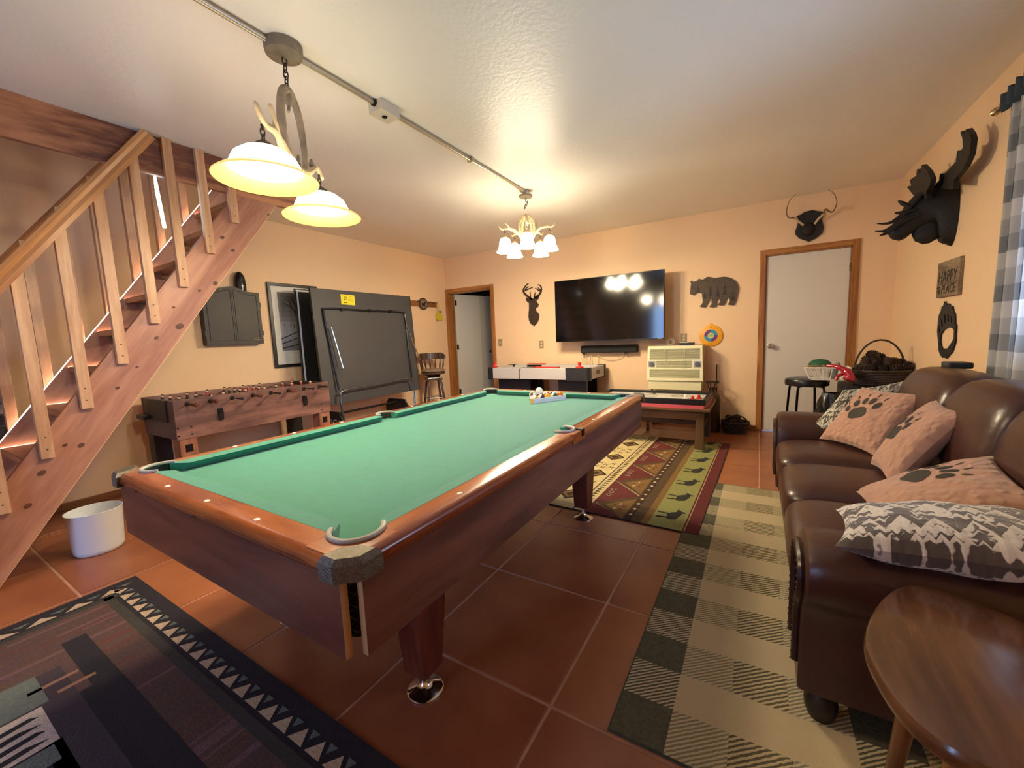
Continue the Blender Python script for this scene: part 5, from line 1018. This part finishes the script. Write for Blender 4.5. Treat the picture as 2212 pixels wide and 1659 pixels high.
def pillow(label, BL, BR, TR, TL, thick, m, paw=None, group=None, name='throw_pillow', facing=None):
    BL, BR, TR, TL = map(Vector, (BL, BR, TR, TL)); c = (BL + BR + TR + TL) / 4
    nrm = ((BR - BL).cross(TL - BL)).normalized()
    if nrm.dot(CP - c) < 0: nrm = -nrm
    t_ = thing(name, label, 'pillow', (c.x, c.y, min(BL.z, BR.z)), 0, group)
    def S(u, v, side):
        a, b = u * 2 - 1, v * 2 - 1; pu = .5 + .5 * a * (1 - .10 * (1 - b * b) * a * a); pv = .5 + .5 * b * (1 - .10 * (1 - a * a) * b * b)
        p = BL.lerp(BR, pu).lerp(TL.lerp(TR, pu), pv); h = max(0, (1 - a * a) * (1 - b * b)) ** .42
        return p + nrm * (side * thick / 2 * h + .004 * math.sin(9 * a + 4 * b) * h)
    grid_obj('cover', S, 26, 26, m, t_, two=True)
    if paw:
        def blob(cu, cv, ru, rv, ang, nm='paw_print'):
            b = MB(); ca, sa = math.cos(ang), math.sin(ang); k = 14; rings = [0, .35, .7, 1]; vs_ = []
            for r in rings:
                for i in range(k):
                    x, y = ru * r * math.cos(2 * PI * i / k), rv * r * math.sin(2 * PI * i / k); u, v = cu + x * ca - y * sa, cv + x * sa + y * ca
                    vs_.append(Vector(S(u, v, 1)) + nrm * .0022)
            fs = [(r * k + i, r * k + (i + 1) % k, (r + 1) * k + (i + 1) % k, (r + 1) * k + i) for r in range(3) for i in range(k)]
            b.add(vs_, fs).build(nm, INKP, t_, True, world=True)
        ang, ou, ov, s = paw
        def R2(x, y): return ou + s * (x * math.cos(ang) - y * math.sin(ang)), ov + s * (x * math.sin(ang) + y * math.cos(ang))
        blob(*R2(0, -.02), .13 * s, .105 * s, ang); blob(*R2(-.05, -.07), .07 * s, .06 * s, ang); blob(*R2(.06, -.05), .08 * s, .07 * s, ang)
        for x, y, a_ in ((-.2, .08, .5), (-.1, .17, .2), (.02, .2, 0), (.14, .17, -.25), (.23, .08, -.5)):
            blob(*R2(x, y), .042 * s, .068 * s, ang + a_); blob(*R2(x * 1.25, y + .13), .009 * s, .042 * s, ang + a_, 'claw_print')
    return t_
pillow('grey and white zigzag fleece pillow leaning in the far sofa corner', (1.68, 2.80, .50), (2.02, 2.60, .52), at(1978, 816, 2.55), at(1822, 842, 2.66), .13, AZ)
pillow('tan quilted paw print pillow leaning on the zigzag pillow', (1.735, 2.60, .50), (1.95, 2.26, .50), (2.212, 2.444, .83), (1.95, 2.70, .83), .13, TAN, (.28, .42, .52, .95))
pillow('tan quilted paw print pillow standing on edge in the middle of the sofa', (1.90, 2.10, .50), (1.90, 1.74, .50), (2.18, 1.89, .83), (2.14, 2.16, .84), .14, TAN, (.15, .36, .48, .9))
pillow('tan quilted paw print pillow lying on the seat next to the fleece pillow', (1.74, 1.15, .51), (2.12, 1.13, .68), (2.15, 1.57, .72), (1.75, 1.53, .53), .14, TAN, (-1.2, .46, .62, .9))
pillow('brown and white fleece pillow lying over the rolled arm beside the side table', (1.57, .70, .645), (2.06, .69, .675), (2.10, 1.10, .665), (1.62, 1.07, .61), .14, AZ2)
tag(MB().box(2.30, 2.40, 2.60, 2.72, .955, .99, bev=.01).build('remote_case', mat('case_dark', '#1E2426', .4)), 'small dark case resting on top of the sofa back', 'case')
# ------------------------------------------------------------------ side table
et = thing('side_table', 'small oval wooden side table with a glossy top beside the sofa', 'table', (1.80, .44, 0))
ETW = wood('table_top_wood', '#4A2E1C', '#744E34', 'Y', 5, .22, coat=.7, stretch=8); ETE = wood('table_edge_wood', '#5A3820', '#80552F', 'Z', 8, .3)
ol = catmull([(p[0], p[1], 0) for p in ((1.70, .18), (1.635, .205), (1.60, .265), (1.583, .36), (1.588, .43), (1.615, .52), (1.655, .61), (1.70, .68), (1.745, .705), (1.80, .69), (1.87, .645), (1.94, .585), (1.99, .50), (2.0, .40), (1.95, .30), (1.87, .23), (1.78, .19))], 4, True)
def ring(k, z): c = Vector((1.79, .44, 0)); return [((p - c) * k + c) + Vector((0, 0, z)) for p in ol]
b = MB(); rr = [ring(.94, .548), ring(.985, .552), ring(1.0, .562), ring(1.0, .574), ring(.985, .583), ring(.96, .585)]; n = len(ol)
b.add([v for r in rr for v in r], [tuple(range(n))[::-1]] + [(k * n + i, k * n + (i + 1) % n, (k + 1) * n + (i + 1) % n, (k + 1) * n + i) for k in range(5) for i in range(n)] + [tuple(5 * n + i for i in range(n))]); b.build('top', ETW, et, True, world=True)
for x, y in ((1.70, .30), (1.72, .60), (1.92, .48)):
    d = (Vector((x, y, 0)) - Vector((1.79, .44, 0))) * .35
    MB().tube([(x, y, .5475), (x + d.x * .3, y + d.y * .3, .3), (x + d.x, y + d.y, 0)], [.024, .02, .014], 10).build('leg', ETE, et, True, world=True)
# ------------------------------------------------------------------ rugs
def rug(name, label, loc, rot, polys, mats, hx, hy, thick=.008, base=0):
    b = MB(); b.mi = base; b.box(-hx, hx, -hy, hy, .0005, thick)
    for k, (mi, pts) in enumerate(polys):
        b.mi = mi; z = thick + .0003 + .00025 * (k % 3 + 3 * (mi > 0)); lay = z
        b.add([(x, y, lay) for x, y in pts], [tuple(range(len(pts)))])
    o = b.build(name, mats); o.location = loc; o.rotation_euler = (0, 0, rot); return tag(o, label, 'rug')
def rq(x0, x1, y0, y1): return [(x0, y0), (x1, y0), (x1, y1), (x0, y1)]
class Lay:
    def __init__(s): s.p = []
    def __call__(s, mi, pts): s.p.append((mi, pts))
def rug2(name, label, loc, rot, lay, mats, hx, hy, thick=.008):
    b = MB(); b.box(-hx, hx, -hy, hy, .0005, thick)
    for k, (mi, pts, l) in enumerate(lay):
        b.mi = mi; b.add([(max(-hx + .003, min(hx - .003, x)), max(-hy + .003, min(hy - .003, y)), thick + .0004 * l) for x, y in pts], [tuple(range(len(pts)))])
    o = b.build(name, mats); o.location = loc; o.rotation_euler = (0, 0, rot); return tag(o, label, 'rug')
yarn = lambda n, c, v=.18: mat('yarn_' + n, c, .95, var=v, vscale=90, bump=.4, bscale=220)
# dark lodge rug by the camera
M1 = [yarn('navy', '#1A1620'), yarn('cream', '#B59E84'), yarn('moss', '#33312E'), yarn('plum', '#4E3838'), yarn('maroon', '#56322E'), yarn('brown', '#503A30'), yarn('rose', '#64484A'), yarn('tan', '#8E6650'), yarn('greyg', '#5C6460'), yarn('pale', '#B4A69C'), yarn('black', '#141018'), yarn('violet', '#352A34')]
L1 = []; hx, hy = 1.15, .79; r1 = random.Random(11)
x = -hx + .145
while x < hx - .145:
    w = r1.uniform(.008, .03); w = min(w, hx - .145 - x); y = -hy + .145
    while y < hy - .145 - 1e-6:
        l = min(r1.uniform(.25, 1.1), hy - .145 - y); L1.append((r1.choice([3, 4, 5, 6, 3, 5, 3, 5]), rq(x, x + w, y, y + l), 1)); y += l
    x += w
for s in (-1, 1):
    L1.append((2, rq(-hx + .105, hx - .105, s * (hy - .145) - .018, s * (hy - .145) + .018), 2)); L1.append((2, rq(s * (hx - .145) - .018, s * (hx - .145) + .018, -hy + .105, hy - .105), 2))
    n = int((2 * hx - .12) / .088)
    for k in range(n):
        xx = -hx + .08 + k * .088
        L1.append((1, [(xx, s * (hy - .11)), (xx + .072, s * (hy - .11)), (xx + .036, s * (hy - .06))], 2)); L1.append((8, [(xx + .054, s * (hy - .055)), (xx + .09, s * (hy - .055)), (xx + .072, s * (hy - .085))], 3))
    n = int((2 * hy - .12) / .12)
    for k in range(n):
        yy = -hy + .09 + k * .12
        L1.append((1, [(s * (hx - .11), yy), (s * (hx - .11), yy + .1), (s * (hx - .06), yy + .05)], 2)); L1.append((8, [(s * (hx - .055), yy + .08), (s * (hx - .055), yy + .14), (s * (hx - .08), yy + .11)], 3))
ox, oy = -1.519 + hx, .092 - hy
def w1(mi, x0, x1, y0, y1, l): L1.append((mi, rq(x0 - ox, x1 - ox, y0 - oy, y1 - oy), l))
w1(0, -1.12, .55, -.265, -.19, 3); w1(10, -.7, .55, -.30, -.265, 3); w1(11, -.95, .4, -.42, -.30, 3); w1(3, -1.0, -.55, -.42, -.27, 2); w1(7, -.86, -.84, -.4, -.27, 4); w1(7, -.78, -.76, -.34, -.24, 4)
w1(10, -.5, .4, -1.2, -.38, 3); w1(8, -.96, -.745, -1.2, -.365, 4); w1(9, -.735, -.50, -1.2, -.385, 4); w1(8, -.49, -.40, -1.2, -.40, 4)
for k in range(4): L1.append((10, [(-.70 + .05 * k - ox, -.42 - .03 * (k % 2) - oy), (-.68 + .05 * k - ox, -.40 - oy), (-.665 + .05 * k - ox, -.55 - oy), (-.69 + .05 * k - ox, -.60 - oy)], 5))
rug2('lodge_rug', 'dark plum and brown rug with a cream triangle border by the stairs', (ox, oy, 0), 0, L1, M1, hx, hy)
# moose rug
M2 = [yarn('m_edge', '#241A14'), yarn('m_red', '#5E1E1E'), yarn('m_green', '#8A8A52'), yarn('m_moose', '#26241E'), yarn('m_brown', '#4E3A20'), yarn('m_gold', '#7A5A2C'), yarn('m_cream', '#C9B684'), yarn('m_dark', '#2E2018'), yarn('m_line', '#A8906A')]
L2 = []; hx, hy = .94, 1.135
for s in (1, -1):
    def B(mi, a, b_, l=1): L2.append((mi, rq(min(s * a, s * b_), max(s * a, s * b_), -hy + .006, hy - .006), l))
    B(1, .845, .934); B(8, .855, .861, 2); B(2, .64, .845); B(5, .595, .64); B(4, .53, .595); B(7, .485, .53); B(4, .36, .485); B(1, .215, .47, 2); B(6, .13, .21); B(7, .120, .128, 2); B(6, 0, .12)
    for k in range(46):
        y = -hy + .03 + k * .0485; L2.append((6 if k % 2 else 1, [(s * .5075, y), (s * .522, y + .018), (s * .5075, y + .036), (s * .493, y + .018)], 3))
        L2.append((4, [(s * .15, y), (s * .19, y + .012), (s * .165, y + .034), (s * .145, y + .024)], 3))
    for k in range(5):
        y = -hy + .18 + k * .48
        L2.append((4, [(s * .475, y - .24), (s * .475, y + .24), (s * .225, y)], 3)); L2.append((8, [(s * .475, y - .235), (s * .475, y - .215), (s * .235, y + .0), (s * .225, y - .0)], 4)); L2.append((5, [(s * .475, y - .19), (s * .475, y + .19), (s * .30, y)], 4))
        for q_ in range(5): a = 2 * PI * q_ / 5; L2.append((6 if q_ % 2 else 1, [(s * (.40 + .035 * math.cos(a)), y + .05 * math.sin(a)), (s * (.40 + .05 * math.cos(a + .4)), y + .07 * math.sin(a + .4)), (s * (.40 + .02 * math.cos(a + .8)), y + .03 * math.sin(a + .8))], 5))
        for yy in (y + .18, y + .24, y + .30):
            for rr_, mi in ((.022, 8), (.015, 7)): L2.append((mi, [(s * .265 + rr_ * math.cos(2 * PI * i / 8), yy + rr_ * math.sin(2 * PI * i / 8)) for i in range(8)], 4 if mi == 8 else 5))
    mo = [(-.115, .0), (-.12, -.06), (-.108, -.06), (-.1, -.0), (-.085, .01), (-.055, .0), (-.05, -.06), (-.035, -.06), (-.038, .01), (-.015, .03), (.0, .055), (.03, .05), (.045, .065), (.02, .085), (.01, .11), (-.005, .11), (-.01, .088), (-.03, .09), (-.05, .085), (-.09, .075), (-.12, .065), (-.135, .03)]
    for k in range(7):
        y = -hy + .22 + k * .335; L2.append((3, [(s * (.715 + b_), y + a + .05) for a, b_ in mo], 3))
        L2.append((3, [(s * (.705), y - .07), (s * .665, y - .08), (s * .665, y - .07), (s * .71, y - .05)], 3))
for k in range(5):
    y = -hy + .25 + k * .53; 
    for r_s, mi in ((1, 7), (.72, 5), (.4, 7)): L2.append((mi, [(-.1 * r_s, y), (0, y - .11 * r_s), (.1 * r_s, y), (0, y + .11 * r_s)], 4 if r_s == 1 else 5 if r_s > .5 else 6))
    for dx, dy in ((-.07, .2), (.07, .2), (0, .265), (-.06, .31), (.06, .31), (0, .17)):
        for q_ in range(4): a = PI / 2 * q_ + .4; L2.append((4, [(dx, y + dy), (dx + .035 * math.cos(a), y + dy + .035 * math.sin(a)), (dx + .022 * math.cos(a + .7), y + dy + .022 * math.sin(a + .7))], 4))
rug2('moose_rug', 'red and green lodge rug with moose figures reaching under the pool table', (.19, 3.08, 0), -.022, L2, M2, hx, hy)
# checked rug under the sofa, slightly under the moose rug
M3 = [yarn('c_edge', '#3E4238'), yarn('c_green', '#565440', .25), stripes('yarn_hatch_green', '#545240', '#C0B090', 26, math.radians(50)), stripes('yarn_hatch_olive', '#8A8064', '#C4B490', 26, math.radians(50)), stripes('yarn_beige', '#B8A480', '#CCBA96', 60, math.radians(90), sharp=.3), stripes('yarn_hatch_dark', '#5E563E', '#C0AE88', 22, math.radians(50))]
L3 = []; hx, hy = .78, 1.205; cs = .1607
nx, ny = int(2 * hx / cs) + 1, int(2 * hy / cs) + 1
for i in range(nx):
    for j in range(ny):
        x0, x1, y0, y1 = -hx + i * cs + .004, min(-hx + (i + 1) * cs + .004, hx - .006), -hy + j * cs + .006, min(-hy + (j + 1) * cs + .006, hy - .006)
        if x1 - x0 < .005 or y1 - y0 < .005: continue
        dk = j % 2 == 0; c3 = i % 4
        mi = ((1 if dk else 2), (3 if dk else 4), (5 if dk else 4), (3 if dk else 4))[c3]
        L3.append((mi, rq(x0, x1, y0, y1), 1))
ck = rug2('checked_rug', 'beige and green checked rug under the leather sofa', (1.012 + hx, .492 + hy, 0), 0, L3, M3, hx, hy, .006)
# ------------------------------------------------------------------ waste bin
bn_ = thing('waste_bin', 'white plastic waste bin standing on the tiles by the stairs', 'bin', (-2.15, .10, 0))
BIN = mat('bin_white', '#DCE0E8', .4)
MB().lathe([(.002, .002), (.105, .002), (.114, .012), (.118, .03), (.131, .262), (.133, .266), (.129, .266), (.114, .03), (.10, .012), (.002, .01)], seg=36, close=False).build('shell', BIN, bn_, True)
MB().tube([(.1315 * math.cos(2 * PI * k / 36), .1315 * math.sin(2 * PI * k / 36), .266) for k in range(36)], .0022, 6, closed=True).build('rim', BIN, bn_, True)
# ------------------------------------------------------------------ right wall: moose head, sign, paw, curtain
mz = thing('mounted_moose', 'dark carved moose head with broad antlers on the wall', 'trophy', (XR, 3.62, 1.76))
MD = mat('moose_dark', '#151313', .6, var=.2, vscale=12, bump=.25)
def loft(rings, seg=20):
    b = MB(); vs_ = []; n = len(rings)
    for c, ax, ry, rz in rings:
        c = Vector(c); d = Vector(ax).normalized(); w = Vector((0, 1, 0)); w = (w - d * w.dot(d)).normalized(); u = w.cross(d)
        for k in range(seg): a = 2 * PI * k / seg; vs_.append(c + w * ry * math.cos(a) + u * rz * math.sin(a))
    fs = [tuple(range(seg))[::-1], tuple((n - 1) * seg + k for k in range(seg))] + [(i * seg + k, i * seg + (k + 1) % seg, (i + 1) * seg + (k + 1) % seg, (i + 1) * seg + k) for i in range(n - 1) for k in range(seg)]
    return b.add(vs_, fs)
my = 3.60
loft([((XR - .001, my, 1.985), (-1, 0, 0), .10, .235), ((XR - .05, my, 2.0), (-1, 0, .05), .10, .215), ((XR - .10, my, 2.02), (-1, 0, -.1), .095, .175), ((XR - .15, my, 2.03), (-1, 0, -.5), .085, .135), ((XR - .195, my, 2.0), (-1, 0, -.9), .075, .105), ((XR - .235, my, 1.955), (-1, 0, -1), .062, .08), ((XR - .27, my, 1.92), (-1, 0, -1), .058, .07), ((XR - .295, my, 1.89), (-1, 0, -1), .058, .066), ((XR - .315, my, 1.868), (-1, 0, -1), .045, .052), ((XR - .325, my, 1.856), (-1, 0, -1), .012, .015)]).build('head', MD, mz, True, world=True)
loft([((XR - .12, my, 1.93), (0, 0, -1), .04, .09), ((XR - .13, my, 1.86), (0, 0, -1), .035, .085), ((XR - .135, my, 1.815), (0, 0, -1), .028, .06), ((XR - .135, my, 1.79), (0, 0, -1), .008, .02)]).build('dewlap', MD, mz, True, world=True)
for s in (-1, 1): loft([((XR - .11, my + s * .07, 2.16), (0, s, .3), .01, .02), ((XR - .10, my + s * .11, 2.175), (0, s, .5), .02, .03), ((XR - .09, my + s * .155, 2.2), (0, s, .5), .006, .008)]).build('ear', MD, mz, True, world=True)
mpx = lambda poly, x: [((lambda p: (p.y, p.z))(onx(1880 + a / 5.924, 260 + b_ / 5.924, x))) for a, b_ in poly]
near_ant = [(900, 860), (920, 680), (980, 680), (1130, 520), (1142, 385), (1190, 385), (1220, 340), (1213, 220), (1185, 150), (1205, 130), (1240, 175), (1260, 105), (1310, 170), (1328, 240), (1305, 430), (1230, 600), (1100, 760), (1090, 880)]
far_ant = [(640, 1010), (575, 950), (495, 850), (510, 838), (556, 850), (530, 765), (560, 735), (615, 705), (622, 622), (665, 690), (685, 565), (760, 645), (806, 740), (795, 820), (745, 910), (760, 1000)]
for poly, x in ((near_ant, XR - .10), (far_ant, XR - .17)): outline([mpx(poly, x)], lambda a, b_, t: (x - .012 + t, a, b_), .028).build('antler', MD, mz, world=True)
for pts in ([(85, 1320), (250, 1312), (400, 1215), (540, 1070), (650, 960)], [(60, 1415), (180, 1415), (300, 1355), (450, 1285), (640, 1190)], [(120, 1475), (230, 1430), (330, 1350)], [(355, 1030), (420, 1065), (500, 1110)], [(310, 1185), (420, 1180), (590, 1140)]):
    pp3 = catmull([ony(1880 + a / 5.924, 260 + b_ / 5.924, 3.53) for a, b_ in pts], 5); n = len(pp3)
    MB().tube(pp3, [.004 + .011 * min(1, 2.2 * k / (n - 1)) for k in range(n)], 8).build('brow_tine', MD, mz, True, world=True)
sg = thing('wall_sign', 'small weathered wooden HAPPY PLACE sign above the metal paw', 'sign', (XR, 3.6, 1.40))
SGW = wood('sign_wood', '#6E5A46', '#A08A6E', 'Y', 9, .8, stretch=5); SGI = mat('sign_ink', '#2A211C', .7)
c0, c1_, c2_, c3_ = onx(2025, 571, XR - .02), onx(2071, 554, XR - .02), onx(2074, 636, XR - .02), onx(2025, 643, XR - .02)
sy_0, sy_1, sz0, sz1 = (c1_.y + c2_.y) / 2, (c0.y + c3_.y) / 2, (c2_.z + c3_.z) / 2, (c0.z + c1_.z) / 2
MB().box(XR - .022, XR - .0005, sy_0, sy_1, sz0, sz1, bev=.002).build('board', SGW, sg, world=True)
sm = (sy_0 + sy_1) / 2; hz_ = sz1 - sz0; wd = sy_1 - sy_0
def sgt(tx, size, z, sq, dy=0):
    b = text_mb(tx, size, lambda a, b, t: (a, b, t)); ax = [v.x for v in b.v]; k = sq / (max(ax) - min(ax)); b.v = [Vector((XR - .0222 - v.z, sm + dy - v.x * k, z + v.y)) for v in b.v]; return b
for tx, size, z, sq, dy in (('HAPPY', hz_ * .46, sz0 + hz_ * .55, wd * .84, .0), ('PLACE', hz_ * .36, sz0 + hz_ * .2, wd * .62, -.03)): sgt(tx, size, z, sq, dy).build('lettering', SGI, sg, world=True)
for dy_, dz_, r_b in ((.1, .0, .018), (.118, .026, .008), (.104, .032, .008), (.09, .028, .008)): MB().lathe([(.0005, .0236), (r_b, .0236), (r_b, .0222)], seg=12, T=Matrix.Translation((XR, sm + dy_ * wd / .27, sz0 + hz_ * .17 + dz_)) @ Matrix.Rotation(-PI / 2, 4, 'Y')).build('painted_paw', SGI, sg, world=True)
MB().box(XR - .0235, XR - .0222, sy_0 + .01, sy_1 - .01, sz0 + hz_ * .365, sz0 + hz_ * .38).build('painted_line', SGI, sg, world=True)
pw = thing('metal_paw', 'black metal bear paw outline on the wall under the sign', 'wall art', (XR, 3.56, .97))
pxy = lambda poly: [((lambda p: (p.y, p.z))(onx(1980 + a / 6.633, 540 + b / 6.633, XR - .01))) for a, b in poly]
outer = [(395, 735), (402, 790), (418, 730), (428, 800), (462, 762), (478, 800), (510, 800), (518, 870), (545, 920), (548, 1060), (565, 1070), (556, 1200), (555, 1300), (530, 1380), (505, 1460), (440, 1530), (425, 1560), (412, 1540), (370, 1545), (335, 1500), (315, 1440), (310, 1350), (302, 1260), (294, 1180), (305, 1030), (320, 930), (345, 880), (362, 800), (380, 810)]
hole = [(455, 1105), (520, 1125), (535, 1150), (530, 1270), (490, 1340), (440, 1410), (400, 1410), (378, 1440), (350, 1380), (335, 1300), (345, 1210), (390, 1140)]
toes = [[(318, 1080), (332, 1075), (340, 1130), (335, 1185), (320, 1180)], [(352, 1000), (368, 1000), (380, 1060), (372, 1110), (355, 1090)], [(396, 930), (415, 920), (424, 990), (418, 1050), (400, 1050)], [(445, 920), (462, 925), (470, 990), (462, 1035), (445, 1020)], [(492, 950), (508, 955), (514, 1010), (505, 1050), (492, 1040)]]
outline([pxy(outer), pxy(hole)] + [pxy(t) for t in toes], lambda a, b, t: (XR - .006 - t, a, b), .005).build('plate', mat('paw_black', '#1E1D22', .5, .4), pw, world=True)
MB().box(XR - .006, XR - .0005, 3.50, 3.515, .985, 1.0).build('standoff', STEEL, pw, world=True)
# curtain
m, nt, b, N, Mt = nodes('checked_curtain', .9); tc = N('ShaderNodeTexCoord'); sp = N('ShaderNodeSeparateXYZ'); L = nt.links.new; L(tc.outputs['UV'], sp.inputs[0])
fu = Mt('MODULO', Mt('FLOOR', sp.outputs[0]), 3.0); fv = Mt('MODULO', Mt('FLOOR', sp.outputs[1]), 3.0); sm_ = Mt('MULTIPLY', Mt('ADD', fu, fv), .25)
r = N('ShaderNodeValToRGB'); r.color_ramp.elements[0].color = srgb('#E4E2E0'); r.color_ramp.elements[1].color = srgb('#4E5A66'); L(sm_, r.inputs['Fac'])
L(r.outputs['Color'], b.inputs['Base Color'])
tl_ = N('ShaderNodeBsdfTranslucent'); L(r.outputs['Color'], tl_.inputs['Color']); mxs = N('ShaderNodeMixShader'); mxs.inputs[0].default_value = .35
out = nt.nodes['Material Output']; L(b.outputs[0], mxs.inputs[1]); L(tl_.outputs[0], mxs.inputs[2]); L(mxs.outputs[0], out.inputs['Surface'])
cu_ = thing('curtain', 'blue grey and white checked curtain on a rod beside the sofa window', 'curtain', (XR - .08, 2.4, .75))
def cur(u, v, s):
    y = 2.73 - u * .62 + .012 * math.sin(u * 40) * (1 - v); d = .028 * math.sin(u * 2 * PI * 6.5) + .012 * math.sin(u * 2 * PI * 3 + 1)
    return (XR - .062 + d * (.7 + .5 * v) * .8, y - .03 * (v - .5), 2.335 - v * 1.50)
grid_obj('cloth_panel', cur, 120, 30, m, cu_, (11, 17.6))
MB().tube([(XR - .085, 2.80, 2.35), (XR - .085, .75, 2.35)], .009, 8).build('rod', BRASS, cu_, True, world=True); MB().lathe([(.003, 0), (.018, .008), (.014, .02), (.02, .03), (.003, .045)], seg=14, T=Matrix.Translation((XR - .085, 2.80, 2.35)) @ Matrix.Rotation(-PI / 2, 4, 'X')).build('finial', BRASS, cu_, True, world=True)
MB().box(XR - .09, XR - .0005, 2.745, 2.765, 2.335, 2.365).build('rod_bracket', BRASS, cu_, world=True)
grid_obj('heading_frill', lambda u, v, s: (XR - .085 + .025 * math.sin(u * 2 * PI * 9), 2.76 - u * .66, 2.40 - v * .085 + .01 * math.sin(u * 50)), 120, 4, mat('frill_dark', '#3A444C', .9), cu_)
